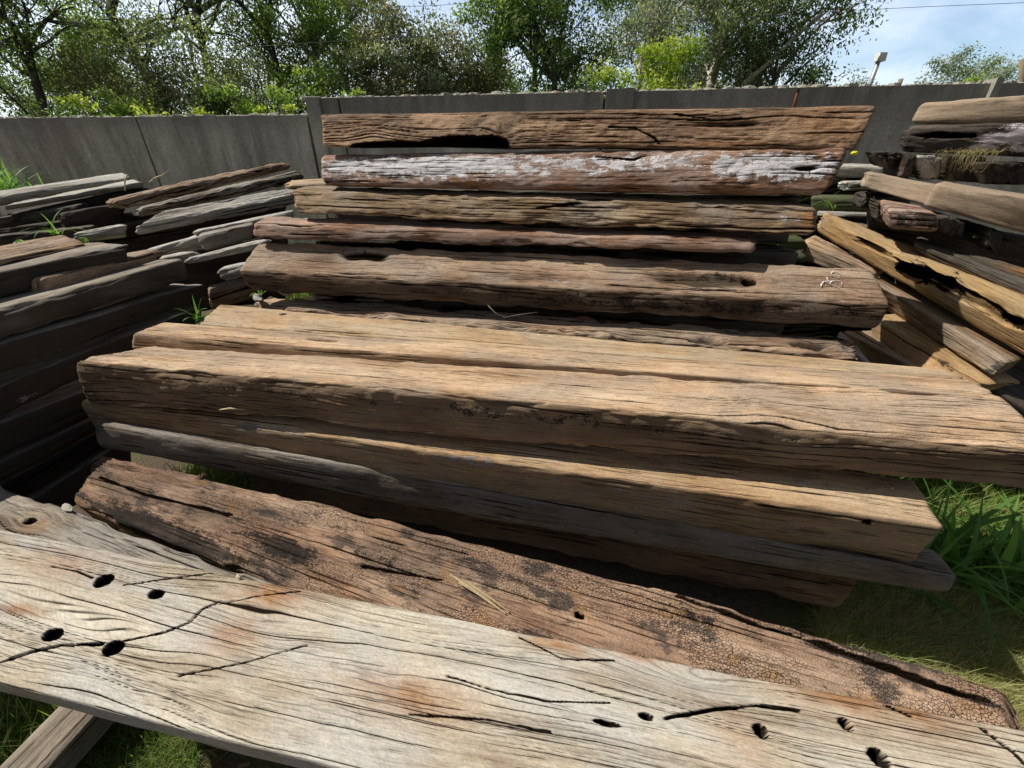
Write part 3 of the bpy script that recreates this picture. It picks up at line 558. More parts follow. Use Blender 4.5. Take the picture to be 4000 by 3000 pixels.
rb('R4a', 'drab grey beam with a pointed left tip, cut by a slanting shadow', (3398, 672, 2.95), (3860, 760, 2.62), (3362, 730, 0), (3700, 826, 0), mat='stone', w=.25, r=.02, crack=.15, dc=.006, endr=.015)
rb('R4b', 'large smooth drab beam with wavy grain, running off the right edge', (3660, 714, 2.55), (4140, 792, 2.2), (3606, 806), (4140, 956), mat='stone', w=.28, r=.02, crack=.2, dc=.0055, warp=.04, endr=.005)
stub('S6', 'dark brown block with a reddish top under the drab grey beam', (3425, 778), (3490, 800), (3420, 860), (3490, 905), 2.75, 'black', .3, endr=.02)
rb('R5', 'short dark brown block with a lit top between the grey and yellow beams', (3480, 822, 2.55), (3662, 830, 2.4), (3480, 902), (3660, 912), (3440, 775, 2.75), (3600, 800, 2.65), mat='red', r=.02, low=.01, crack=.8, feats=(('char', 'front', 3600, 860, .2, .1, .5),))
stub('S7', 'small dark splintered end above the yellow rotten beam', (3375, 762), (3425, 758), (3350, 822), (3420, 826), 2.95, 'black', .3, endr=.04)
stub('S8', 'black lumpy beam end under the large drab beam, left one', (3660, 835), (3782, 870), (3636, 900), (3760, 950), 2.45, 'black', .5, low=.02)
stub('S9', 'small yellowish lump between two black beam ends', (3800, 900), (3845, 915), (3782, 935), (3838, 955), 2.42, 'moss', .2, low=.02)
stub('S10', 'black wedge-shaped beam end under the large drab beam, right one', (3862, 884), (3925, 905), (3842, 972), (3930, 978), 2.38, 'black', .5, low=.012)
rb('R5b', 'black beam in deep shade under the large drab beam', (3440, 830, 2.95), (4140, 950, 2.6), (3440, 1010), (4140, 1120), mat='black', w=.3, dc=.01)
rb('R6', 'bluish-black beam with a grey lit top behind the yellow rotten beam', (3572, 945, 2.5), (4140, 1190, 1.9), (3572, 985), (4140, 1260), (3590, 920, 2.72), (4140, 1080, 2.15), mat='dark', crack=.8, dc=.0055, feats=(('white', 'top', 3700, 945, .2, .03, .3), ('rust', 'top', 3990, 1070, .08, .06, .9)))
rb('R7', 'bright yellow-brown beam with a large rotten black cavity in its side', (3215, 852, 3.1), (4120, 1305, 1.68), (3194, 912, 0), (4120, 1470, 0), (3228, 822, 3.25), (4120, 1180, 1.95), mat='yellow', dc=.0045, r=.03, low=.007, crack=.4, cf=20, endr=.03, med=.004,
   feats=(('pit', 'front', 3620, 1085, .20, .055, .11, 1.0), ('hole', 'front', 3560, 1075, .10, .03, .1, 1.0), ('hole', 'front', 3680, 1115, .12, .035, .1, 1.0), ('pit', 'front', 3850, 1200, .28, .06, .03, .3), ('hole', 'front', 3955, 1270, .05, .025, .08, 1.0), ('pit', 'front', 3420, 970, .2, .03, .025, .6),
          ('line', 'front', [(3280, 880), (3380, 930), (3480, 990)], .006, .02), ('line', 'front', [(3720, 1110), (3850, 1180), (3930, 1240), (4040, 1290)], .012, .04), ('white', 'front', 3720, 1090, .3, .018, .42)))
rb('R8', 'grey beam with rough grained side and a dark cut end, under the rotten yellow beam', (3405, 1098, 2.55), (3942, 1412, 1.72), (3470, 1222, -.02), (3872, 1468, 0), (3440, 1068, 2.72), (3996, 1396, 1.86), mat='ochre', dc=.0045, r=.015, low=.005, crack=.45, cf=30, grain=.0025, endr=.004, feats=(('char', 'front', 3930, 1450, .04, .2, .5),))
rb('R9', 'orange-stained dark beam under the grey beam on the right', (3400, 1225, 2.45), (3850, 1490, 1.72), (3400, 1320), (3700, 1530), mat='yellow', dc=.005, w=.2, crack=.35, low=.005, feats=(('char', 'front', 3700, 1440, .2, .05, .3), ('rust', 'front', 3550, 1370, .3, .06, .7)))
rb('R10', 'flat dull grey plank under the orange-stained beam', (3290, 1290, 2.5), (3600, 1450, 1.9), (3370, 1440), (3600, 1560), (3440, 1290, 2.6), (3660, 1450, 1.98), mat='stone', dc=.006, crack=.3)
rb('R11', 'small orange beam end with a nibbled corner tucked left of the grey beam', (3140, 945, 2.95), (3420, 1060, 2.6), (3130, 1012), (3420, 1130), (3185, 915, 3.1), (3440, 1040, 2.75), mat='tan', dc=.006, crack=.8, endr=.03)
rb('R12', 'pinkish pale slab in the gap under the chalk-marked beam on the right', (3270, 1320, 2.2), (3420, 1440, 2.0), (3270, 1400), (3420, 1490), (3285, 1290, 2.4), (3330, 1330, 2.3), mat='pink', dc=.007, crack=.3)
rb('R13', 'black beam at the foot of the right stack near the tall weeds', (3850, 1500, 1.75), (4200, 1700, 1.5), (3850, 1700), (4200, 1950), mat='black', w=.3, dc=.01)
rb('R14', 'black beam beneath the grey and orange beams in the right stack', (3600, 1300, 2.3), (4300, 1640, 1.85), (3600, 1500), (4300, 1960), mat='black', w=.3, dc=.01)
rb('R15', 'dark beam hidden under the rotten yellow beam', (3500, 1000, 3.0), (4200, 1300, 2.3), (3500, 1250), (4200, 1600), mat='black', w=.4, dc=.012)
# timbers between the central and right stacks
BS = 'mossy timbers behind the gap between the stacks'
def kb(key, label, *p, **k):
    d = dict(dc=.008, r=.015, low=.008, crack=.7, group=BS, w=.2); d.update(k); return beam(key, label, *p, **d)
kb('G1', 'grey board with a lit top against the wall, between the central and right stacks', (3180, 645, 3.9), (3480, 650, 3.7), (3180, 690), (3480, 698), (3180, 636, 4.1), (3470, 640, 3.9), mat='silver')
kb('G2', 'rough silver stub under the grey board between the stacks', (3300, 712, 3.6), (3440, 705, 3.5), (3300, 748), (3440, 740), mat='silver', endr=.05)
kb('G3', 'green mossy squared beam between the central and right stacks', (3170, 772, 3.5), (3420, 778, 3.3), (3170, 826), (3400, 824), (3180, 758, 3.7), (3410, 762, 3.5), mat='moss')
kb('G4', 'thin grey board below the green mossy beam', (3150, 832, 3.4), (3440, 836, 3.2), (3150, 850), (3440, 855), mat='silver')
kb('G5', 'dull silver slab just above the left end of the rotten yellow beam', (3300, 860, 3.3), (3560, 930, 3.0), (3300, 900), (3560, 960), (3330, 838, 3.5), (3440, 862, 3.3), mat='grey')
kb('G6', 'low green mossy log under the right end of the third beam', (2900, 925, 3.0), (3150, 935, 2.9), (2900, 975), (3150, 980), mat='moss', r=.03)
kb('G7', 'dark green log lying below the low mossy log', (2900, 988, 2.9), (3150, 992, 2.8), (2900, 1030), (3150, 1030), mat='moss', r=.03)
kb('G8', 'black beam in shade behind the mossy timbers', (2800, 690, 3.9), (3560, 690, 3.8), (2800, 1000), (3560, 1000), mat='black', w=.3, dc=.015)
kb('G9', 'black beam lying low behind the stacks', (2700, 1000, 3.2), (3500, 1000, 3.1), (2700, 1350), (3500, 1350), mat='black', w=.3, dc=.015)
# ================================================================ details on the beams
def simple(name, col, rough=.8, var=.25, scale=20, metal=0, bump=0):
    m, t, b = newmat(name); tcn = N(t, 'ShaderNodeTexCoord')
    n = tnoise(t, tcn.outputs['Object'], (scale,)*3, 4, .6)
    c = mixc(t, n, tuple(max(0, q*(1-var*1.6)) for q in col), tuple(q*(1+var) for q in col)); t.links.new(c, b.inputs['Base Color'])
    b.inputs['Roughness'].default_value = rough; b.inputs['Metallic'].default_value = metal
    if bump:
        bp = N(t, 'ShaderNodeBump'); bp.inputs['Distance'].default_value = bump; t.links.new(n, bp.inputs['Height']); t.links.new(bp.outputs[0], b.inputs['Normal'])
    return m
def onface(key, px, py, face='top', lift=.002):
    B = BEAMS[key]; i = B['pick'](px, py); return B['P'][i]+B['n'][i]*lift
def onface_flat(key, px, py, face='top', lift=.002):
    B = BEAMS[key]; i = B['pick'](px, py); n = B['n'][i]; d = ray(px, py); p0 = B['P'][i]+n*lift; t = np.dot(p0-A0, n)/np.dot(d, n); return A0+d*t
# bolt sunk in its hole
B = BEAMS['P']; q = at(402, 2268, 1); q = B['loc'](398, 2280, 'top'); mb = MB()
c = q+A_([0, 0, -.016]); rings = [(.0, .0), (.009, .0), (.0115, -.002), (.0115, -.03)]
V = []; n_ = 14
for r_, z_ in rings:
    for k in range(n_): V.append(B['toloc'](c+A_([r_*math.cos(2*math.pi*k/n_), r_*math.sin(2*math.pi*k/n_), z_+.0006*math.sin(k*2.3)])))
mb.add(V, [(i*n_+k, (i+1)*n_+k, (i+1)*n_+(k+1) % n_, i*n_+(k+1) % n_) for i in range(3) for k in range(n_)])
mb.build('bolt', simple('old_iron', (.085, .07, .06), .6, .4, 300, .3, .001), B['o'])
# chalk number 750
chalk = simple('white_chalk', (.82, .82, .82), .9, .12, 400)
B = BEAMS['B5']; mb = MB()
def stroke(pts, wd):
    P_ = []
    for (a0, b0), (a1, b1) in zip(pts[:-1], pts[1:]):
        for t in np.linspace(0, 1, 5)[:-1]: P_.append((a0+(a1-a0)*t, b0+(b1-b0)*t))
    P_.append(pts[-1]); i0 = B['pick'](3100+370/2.458, 800+725/2.458); nn_ = sum(B['n'][B['pick'](3100+x/2.458, 800+y/2.458)] for x, y in ((300, 740), (400, 700), (400, 780), (440, 650))); nn_ = nn_/np.linalg.norm(nn_)
    q0 = max((np.dot(B['P'][B['pick'](3100+x/2.458, 800+y/2.458)], nn_) for x, y in ((300, 740), (400, 700), (400, 780), (440, 650))))+.003
    W3 = []
    for x, y in P_:
        d = ray(3100+x/2.458, 800+y/2.458); q1 = np.mean([np.dot(B['P'][B['pick'](3100+x/2.458+dx_, 800+y/2.458+dy_)], nn_) for dx_, dy_ in ((0, 0), (9, 0), (-9, 0), (0, 7), (0, -7))])+.003
        W3.append(A0+d*((q1-np.dot(A0, nn_))/np.dot(d, nn_)))
    V = []
    for i, p in enumerate(W3):
        d = W3[min(i+1, len(W3)-1)]-W3[max(i-1, 0)]; nrm_ = np.cross(d, [0, 0, 1.]); nrm_ /= np.linalg.norm(nrm_)+1e-9
        ww = wd*.5*(.6+.7*rnd.random()); V += [B['toloc'](p-nrm_*ww), B['toloc'](p+nrm_*ww)]
    mb.add(V, [(2*i, 2*i+1, 2*i+3, 2*i+2) for i in range(len(W3)-1)])
stroke([(262, 782), (268, 756), (290, 735), (330, 728)], .0042)
stroke([(286, 728), (340, 752), (390, 776), (440, 797)], .0048)
stroke([(320, 692), (322, 716), (348, 742)], .0042)
stroke([(352, 750), (362, 730), (400, 722), (440, 728), (462, 745), (462, 764)], .0038)
stroke([(418, 640), (385, 636), (358, 650), (368, 672), (400, 692), (430, 696), (456, 690)], .0036)
stroke([(420, 640), (446, 655), (456, 668)], .0036)
mb.build('chalk_number', chalk, B['o'], smooth=False)
# small loose bits lying on the timbers
def lump(name, label, cat, p, s, mat, group=None):
    mb = MB(); V = []; m, n = 7, 10
    for i in range(m+1):
        for k in range(n):
            th = math.pi*i/m; ph = 2*math.pi*k/n; rr = .75+.45*rnd.random()
            V.append((s[0]*rr*math.sin(th)*math.cos(ph), s[1]*rr*math.sin(th)*math.sin(ph), s[2]*rr*math.cos(th)+s[2]*.7))
    mb.add(V, [(i*n+k, (i+1)*n+k, (i+1)*n+(k+1) % n, i*n+(k+1) % n) for i in range(m) for k in range(n)])
    o = mb.build(name, mat, smooth=False); o.location = p; o.rotation_euler[2] = rnd.random()*3; tag(o, label, cat, group); return o
stone_m = simple('pebble_grey', (.25, .24, .25), .5, .3, 80, 0, .002); brick_m = simple('reddish_chip', (.22, .09, .06), .85, .4, 60, 0, .003); chip_m = simple('pale_chip', (.55, .45, .3), .85, .3, 60, 0, .003); brn_m = simple('brown_chip', (.2, .12, .07), .9, .4, 60, 0, .003)
lump('pebble', 'smooth blue-grey pebble on the sandy top of the white-stained beam', 'pebble', onface('T7', 3125, 1885), (.011, .006, .004), stone_m)
lump('wood_chip', 'brown knobbly chip on the sandy top of the white-stained beam', 'wood chip', onface('T7', 3198, 1845), (.012, .008, .007), brn_m)
lump('pebble', 'tiny white pebble near the right end of the sandy beam top', 'pebble', onface('T7', 3482, 1910), (.004, .004, .003), chip_m)
lump('brick_chip', 'brick-red fragment on the dark twisted beam under the chalk-marked one', 'fragment', onface('D', 2280, 1250), (.045, .015, .012), brick_m)
lump('wood_chip', 'dark rotten chip on the charred sleeper at the edge of a shadow', 'wood chip', onface('T10', 800, 1850), (.016, .012, .01), brn_m)
lump('wood_chip', 'pale bright wood chip poking out left of the dark twisted beam', 'wood chip', at(1115, 1148, 2.4), (.09, .03, .018), chip_m)
lump('wood_chip', 'grey crumbling chip beside the bright one, left of the dark twisted beam', 'wood chip', at(1010, 1172, 2.36), (.07, .025, .018), simple('grey_chip', (.35, .32, .28), .9, .35, 60, 0, .004))
lump('wood_chip', 'silver-white broken chip behind the cracked beam at the far left', 'wood chip', at(262, 1985, 1.02), (.032, .011, .004), simple('silver_chip', (.42, .39, .33), .9, .2, 80, 0, .003))
lump('wood_chip', 'small curled chip on the upper edge of the pale front plank', 'wood chip', onface('P', 945, 2228), (.010, .007, .006), chip_m)
lump('yellow_flower', 'small yellow flower behind the right end of the topmost beams', 'flower', at(3335, 605, 2.9), (.02, .02, .012), simple('yellow_petal', (.75, .7, .05), .6, .2, 30))
# splinter on the charred sleeper
mb = MB()
for (p0, p1, wd) in (((1758, 2243), (1975, 2398), .0055), ((1820, 2272), (1990, 2392), .004), ((1790, 2275), (1900, 2345), .0035)):
    a0 = onface_flat('T10', *p0, 'top', .012); a1 = onface_flat('T10', *p1, 'top', .006)
    mb.tube([a0, a0*.66+a1*.34+A_([0, 0, .004]), a0*.33+a1*.67+A_([.002, 0, .002]), a1], [wd*.5, wd, wd*.9, wd*.3], 5)
org = onface('T10', 1870, 2320); o = mb.build('wood_splinter', simple('straw_wood', (.5, .38, .22), .85, .35, 120, 0, .002), origin=org, smooth=False); tag(o, 'straw-coloured long splinter lying on the charred sleeper', 'splinter')
mb = MB(); pp = [(1368+0, 0)]
mb.tube([onface('A', 862, 1600, 'front', .004), onface('A', 905, 1592, 'front', .007), onface('A', 960, 1600, 'front', .003)], [.003, .0045, .002], 5)
o = mb.build('bark_strip', chip_m, origin=onface('A', 862, 1600, 'front')); tag(o, 'little peeling strip of bark on the shaded face of the big tan beam', 'bark strip')
mb = MB(); mb.tube([at(1905, 1192, 2.0), at(1935, 1222, 1.98), at(1970, 1240, 1.97), at(2030, 1228, 1.98), at(2100, 1220, 2.0)], .0013, 4)
o = mb.build('dry_stalk', chip_m, origin=at(1970, 1240, 1.97)); tag(o, 'thin pale curved stalk in the gap under the chalk-marked beam', 'stalk')
mb = MB(); mb.tube([at(585, 712, 3.3), at(605, 695, 3.3), at(632, 686, 3.3), at(662, 664, 3.3)], [.006, .005, .005, .002], 5)
o = mb.build('dry_twig', chip_m, origin=at(585, 712, 3.3)); tag(o, 'bare curved twig standing up in front of the wall joint', 'twig')
mb = MB(); mb.tube([at(488, 745, 2.9), at(488, 705, 2.9), at(500, 680, 2.9)], [.003, .005, .003], 5)
o = mb.build('dry_twig', chip_m, origin=at(488, 745, 2.9)); tag(o, 'short pale twig hanging over the highest silver beam at the left', 'twig')
# dry moss tuft on R2
def blades(n, posf, h, w, lean, seed, segs=3, curl=.6):
    R_ = np.random.RandomState(seed); p = posf(R_, n); hh = h[0]+(h[1]-h[0])*R_.rand(n); ww = w[0]+(w[1]-w[0])*R_.rand(n)
    an = R_.rand(n)*6.283; ln = lean[0]+(lean[1]-lean[0])*R_.rand(n); d = np.stack([np.cos(an), np.sin(an), 0*an], 1); sd_ = np.stack([-np.sin(an+.5), np.cos(an+.5), 0*an], 1)
    V = []; t = np.linspace(0, 1, segs+1)
    for q in t:
        th = ln*(1+curl*q); c = p+(d*np.sin(th)[:, None]+A_([0, 0, 1.])*np.cos(th)[:, None])*(hh*q)[:, None]
        wq = (ww*(1-q)**.7+.0002)[:, None]; V.append(c-sd_*wq); V.append(c+sd_*wq)
    V = np.stack(V, 1).reshape(-1, 3); m = 2*(segs+1); b0 = np.arange(n)[:, None]*m
    Q = np.concatenate([b0+A_([[2*i, 2*i+1, 2*i+3, 2*i+2]]) for i in range(segs)]).astype(int)
    col = np.repeat(R_.rand(n), m); return V, Q, col
def leafmat(name, c1, c2, trans=.35, rough=.5, c3=None):
    m, t, b = newmat(name); a = attr(t, 'tint')
    r = N(t, 'ShaderNodeValToRGB'); e = r.color_ramp.elements; e[0].color = (*c1, 1); e[1].color = (*c2, 1)
    if c3: x = e.new(.5); x.color = (*c2, 1); e[2].color = (*c3, 1)
    t.links.new(a, r.inputs[0]); t.links.new(r.outputs[0], b.inputs['Base Color']); b.inputs['Roughness'].default_value = rough
    tr = N(t, 'ShaderNodeBsdfTranslucent'); t.links.new(mixc(t, 1.0, r.outputs[0], (1.3, 1.3, .7), 'MULTIPLY'), tr.inputs[0])
    ms = N(t, 'ShaderNodeMixShader'); ms.inputs[0].default_value = trans; t.links.new(b.outputs[0], ms.inputs[1]); t.links.new(tr.outputs[0], ms.inputs[2])
    t.links.new(ms.outputs[0], t.nodes['Material Output'].inputs[0]); return m
drygrass = leafmat('dry_grass', (.16, .15, .05), (.42, .36, .18), .3, .7, (.5, .42, .26))
greengrass = leafmat('green_grass', (.07, .14, .03), (.2, .32, .06), .45, .5, (.42, .42, .18))
weedleaf = leafmat('weed_leaf', (.09, .2, .04), (.26, .48, .12), .5, .45)
def grassobj(name, label, cat, sets, mat, kind=None, group=None, origin=None):
    mb = MB()
    for s_ in sets: V, Q, c = blades(*s_[0], **s_[1]); mb.add(V, Q, None, c)
    o = mb.build(name, mat, None, False, origin=origin, attr='tint'); tag(o, label, cat, group, kind); return o
def patch(cx, cy, rx, ry, z=0.0):
    def f(R_, n):
        a = R_.rand(n)*6.283; r_ = np.sqrt(R_.rand(n)); return np.stack([cx+rx*r_*np.cos(a), cy+ry*r_*np.sin(a), z+0*a], 1)
    return f
# ================================================================ ground
def ground():
    n = 260; x = np.linspace(-1, 1, n); x = np.sign(x)*(np.abs(x)**2.6)*300
    X, Y = np.meshgrid(x, x+2); Z = .03*(fbm(X*1.3, Y*1.3, 1, 4)-.5)*np.exp(-(X**2+Y**2)/400)+.012*(noise(X*9, Y*9, 2)-.5)*np.exp(-(X**2+Y**2)/30)
    idx = np.arange(n*n).reshape(n, n); Q = np.stack([idx[:-1, :-1], idx[:-1, 1:], idx[1:, 1:], idx[1:, :-1]], -1).reshape(-1, 4)
    me = raw_mesh('ground', np.stack([X, Y, Z-.01], -1).reshape(-1, 3), Q)
    m, t, b = newmat('earth_and_grass'); tcn = N(t, 'ShaderNodeTexCoord'); ob = tcn.outputs['Object']
    n1 = tnoise(t, ob, (1.6, 1.6, 1.6), 5, .6); n2 = tnoise(t, ob, (45, 45, 45), 5, .65); n3 = tnoise(t, ob, (9, 9, 9), 4)
    c = mixc(t, n2, (.06, .042, .03), (.19, .14, .1)); c = mixc(t, mrange(t, n1, .45, .6, 0, .8), c, mixc(t, n3, (.05, .07, .02), (.17, .16, .06)))
    t.links.new(c, b.inputs['Base Color']); b.inputs['Roughness'].default_value = .95
    bp = N(t, 'ShaderNodeBump'); bp.inputs['Distance'].default_value = .02; t.links.new(n2, bp.inputs['Height']); t.links.new(bp.outputs[0], b.inputs['Normal'])
    return tag(link('ground', me, m), kind='structure')
ground()
GR = {}
grassobj('grass', None, 'grass', [((26000, patch(-1.35, .42, .42, .40), (.03, .09), (.0006, .0012), (.2, 1.1), 1), {}), ((2500, patch(-1.55, .66, .3, .25), (.08, .2), (.0012, .0024), (.1, .9), 2), {})], greengrass, 'stuff')
grassobj('grass', None, 'grass', [((52000, patch(1.62, .75, .5, .42), (.03, .11), (.0005, .0011), (.3, 1.3), 3), {})], leafmat('mixed_grass', (.22, .26, .07), (.46, .46, .18), .4, .6, (.66, .57, .34)), 'stuff')
grassobj('grass', None, 'grass', [((3000, patch(-1.6, 1.75, .3, .4), (.04, .12), (.001, .0028), (.2, 1.0), 5), {}), ((1500, patch(-1.7, 1.5, .2, .25), (.05, .25), (.0015, .004), (.2, 1.0), 6), {})], greengrass, 'stuff')
grassobj('straw', None, 'straw', [((500, patch(-.95, .22, .2, .16), (.03, .16), (.0006, .0014), (1.0, 1.45), 7), {}), ((500, patch(2.1, 1.15, .4, .3), (.03, .12), (.0006, .0014), (1.0, 1.5), 8), {})], drygrass, 'stuff')
grassobj('grass', None, 'grass', [((9000, patch(2.6, 1.35, .8, .5), (.06, .2), (.001, .003), (.2, 1.2), 9), {}), ((5000, patch(-4.2, 5.4, 2.6, .5), (.1, .5), (.003, .007), (.1, .7), 10), {})], greengrass, 'stuff')
R_ = np.random.RandomState(77); mb = MB()
for q in range(1500):
    cx, cy = (R_.uniform(1.3, 3.0), R_.uniform(.5, 2.2)) if q % 3 else (R_.uniform(-1.5, -.4), R_.uniform(.1, .8))
    an = R_.rand()*3.14; l_, w_ = R_.uniform(.005, .03), R_.uniform(.002, .006); d_ = A_([math.cos(an), math.sin(an), R_.uniform(-.2, .3)]); n_ = A_([-math.sin(an), math.cos(an), R_.uniform(-.3, .3)]); c_ = A_([cx, cy, R_.uniform(.0, .02)])
    mb.add([c_-d_*l_-n_*w_, c_+d_*l_-n_*w_*.6, c_+d_*l_*1.1+n_*w_, c_-d_*l_+n_*w_*.8], [(0, 1, 2, 3)], None, R_.rand())
o = mb.build('wood_litter', leafmat('litter', (.1, .06, .035), (.34, .25, .15), .05, .9), smooth=False, attr='tint'); tag(o, kind='stuff')
# ---- broad-bladed weeds on the right, each clump a plant
def weed(label, base, n, h, w, seed, group=None, mat=weedleaf, lean=(.15, .9), sp=.07, curl=1.4, tl=None, name='grass_weed', cat='weed'):
    V, Q, c = blades(n, lambda R_, m: np.asarray(base)+np.concatenate([(R_.rand(m, 2)-.5)*sp*2, np.zeros((m, 1))], 1), h, w, lean, seed, segs=7, curl=curl)
    mb = MB(); mb.add(V, Q, None, c); o = mb.build(name, mat, None, True, origin=np.asarray(base), attr='tint'); tag(o, label, cat, group); return o
WG = 'broad-bladed weeds growing right of the stack'
weed('broad-bladed green weed directly beside the cut end of the white-stained beam', (1.62, 1.12, 0), 34, (.2, .5), (.008, .018), 21, WG)
weed('tall bright weed with long arching leaves under the right end of the big tan beam', (1.88, 1.22, 0), 40, (.25, .6), (.009, .02), 22, WG)
weed('green weed at the right edge of the photo above the bare soil', (2.14, 1.2, 0), 36, (.25, .55), (.009, .02), 23, WG)
weed('drooping green weed standing lowest, at the right edge beside the dry turf', (1.98, .98, 0), 26, (.18, .4), (.008, .016), 24, WG)
weed('small green weed behind the other broad-bladed weeds in the shade', (1.8, 1.5, 0), 36, (.25, .5), (.008, .018), 25, WG)
weed('small bright green sprout in front of the left stack, beside the yellowish beam end', at(775, 1245, 2.25), 16, (.05, .15), (.006, .013), 26, None, lean=(.1, 1.3), sp=.03, name='sprout', cat='plant')
weed('thin green shoot beside the pale chip left of the chalk-marked beam', at(1010, 1165, 2.45), 5, (.08, .16), (.004, .007), 27, None, lean=(.1, .8), sp=.01, name='sprout', cat='plant')
weed('green sprout growing out of the back left timbers beside a squared block', at(222, 915, 2.75), 9, (.08, .24), (.004, .009), 28, None, lean=(.1, .9), sp=.02, name='sprout', cat='plant')
weed('tiny green sprout above the slab of the topmost left-stack beam', at(80, 945, 2.6), 6, (.04, .1), (.004, .009), 29, None, lean=(.5, 1.4), sp=.015, name='sprout', cat='plant')
weed('tiny leaf tuft at the right end of the topmost left-stack beam', at(310, 930, 2.6), 4, (.03, .08), (.005, .01), 30, None, lean=(1.0, 1.5), sp=.01, name='sprout', cat='plant')
weed('bright tall grass tuft in front of the wall at the left edge', at(10, 760, 3.9), 160, (.15, .42), (.004, .009), 31, None, lean=(.1, .8), sp=.22, name='grass_tuft', cat='grass tuft')
weed('low green tuft in the gap under the third beam near its right end', at(3020, 1000, 2.75), 120, (.02, .09), (.002, .005), 32, None, lean=(.2, 1.3), sp=.09, name='grass_tuft', cat='grass tuft')
weed('yellowish stalks crossing the green mossy beam', at(3245, 812, 3.2), 8, (.1, .32), (.002, .004), 33, None, lean=(.4, 1.0), sp=.03, name='grass_tuft', cat='grass tuft')
weed('dry straw-coloured tuft caught on the white-crusted beam of the right stack', at(3800, 592, 2.7), 150, (.03, .12), (.0008, .0018), 34, None, mat=drygrass, lean=(.6, 1.6), sp=.09, name='dry_grass_tuft', cat='grass tuft')
weed('grey-green fine tuft in the shade right of the rusty ground-level beam', (1.36, .86, 0), 160, (.08, .2), (.0008, .0018), 35, None, mat=greengrass, lean=(.3, 1.2), sp=.06, name='grass_tuft', cat='grass tuft')
# ================================================================ concrete wall
def concrete():
    m, t, b = newmat('stained_concrete'); tcn = N(t, 'ShaderNodeTexCoord'); ob = tcn.outputs['Object']
    st = tnoise(t, ob, (2.2, 2.2, .55), 5, .65); n2 = tnoise(t, ob, (40, 40, 40), 5, .75); n3 = tnoise(t, ob, (1.3, 1.3, 1.0), 5, .6); n4 = tnoise(t, ob, (9, 9, 1.4), 4, .6)
    k = M(t, 'ADD', M(t, 'MULTIPLY', st, .6), M(t, 'MULTIPLY', n4, .4))
    c = mixc(t, mrange(t, k, .42, .60, 0, 1), (.40, .365, .30), (.78, .73, .62)); c = mixc(t, mrange(t, n3, .45, .62, 0, .5), c, (.33, .31, .27))
    c = mixc(t, 1.0, c, mixc(t, mrange(t, n2, .3, .7), (.68, .68, .68), (1.2, 1.2, 1.2)), 'MULTIPLY')
    sz = N(t, 'ShaderNodeSeparateXYZ'); t.links.new(ob, sz.inputs[0])
    c = mixc(t, M(t, 'MULTIPLY', mrange(t, M(t, 'ADD', sz.outputs[2], M(t, 'MULTIPLY', n4, .35)), 1.9, 2.3, 0, 1, True), .55), c, (.16, .15, .13)); t.links.new(c, b.inputs['Base Color']); b.inputs['Roughness'].default_value = .95
    bp = N(t, 'ShaderNodeBump'); bp.inputs['Distance'].default_value = .012; t.links.new(n2, bp.inputs['Height']); t.links.new(bp.outputs[0], b.inputs['Normal']); return m
CONC = concrete(); CAPM = simple('pale_mortar', (.38, .36, .3), .95, .3, 25, 0, .01)
wl0, wl1 = A_([-9.0, 6.35]), A_([-2.52, 6.04]); wr1 = A_([9.0, 4.1])
def panel(p0, p1, h0, h1, name, mat, parent, th=.12, seed=0, wob=.012):
    p0 = A_(p0); p1 = A_(p1); L = np.linalg.norm(p1-p0); d = (p1-p0)/L; nn = A_([-d[1], d[0]])
    nx_ = max(6, int(L/.04)); zs = np.linspace(0, 1, 34)
    s = np.linspace(0, 1, nx_+1)[:, None]; X = s*L+0*zs
    h = h0+(h1-h0)*s; top = h+wob*2*(fbm(X[:, :1]*8+seed, 0*s, seed, 3)-.5)
    Z = zs*top; off = -.006*(fbm(X*3+seed, Z*3, seed, 3)-.5)*2
    Fx = p0[0]+d[0]*X+nn[0]*off; Fy = p0[1]+d[1]*X+nn[1]*off
    Vf = np.stack([Fx, Fy, Z-.05*(zs == 0)], -1); Vb = Vf+A_([nn[0]*th, nn[1]*th, 0]); m_ = len(zs)
    i0 = np.arange((nx_+1)*m_).reshape(nx_+1, m_); i1 = i0+i0.size
    Q = [np.stack([i0[:-1, :-1], i0[1:, :-1], i0[1:, 1:], i0[:-1, 1:]], -1).reshape(-1, 4), np.stack([i1[:-1, :-1], i1[:-1, 1:], i1[1:, 1:], i1[1:, :-1]], -1).reshape(-1, 4),
         np.stack([i0[:-1, -1], i0[1:, -1], i1[1:, -1], i1[:-1, -1]], -1), np.stack([i0[0, :-1], i0[0, 1:], i1[0, 1:], i1[0, :-1]], -1), np.stack([i0[-1, :-1], i1[-1, :-1], i1[-1, 1:], i0[-1, 1:]], -1)]
    me = raw_mesh(name, np.concatenate([Vf.reshape(-1, 3), Vb.reshape(-1, 3)]), np.concatenate(Q), None, False); return link(name, me, mat, parent)
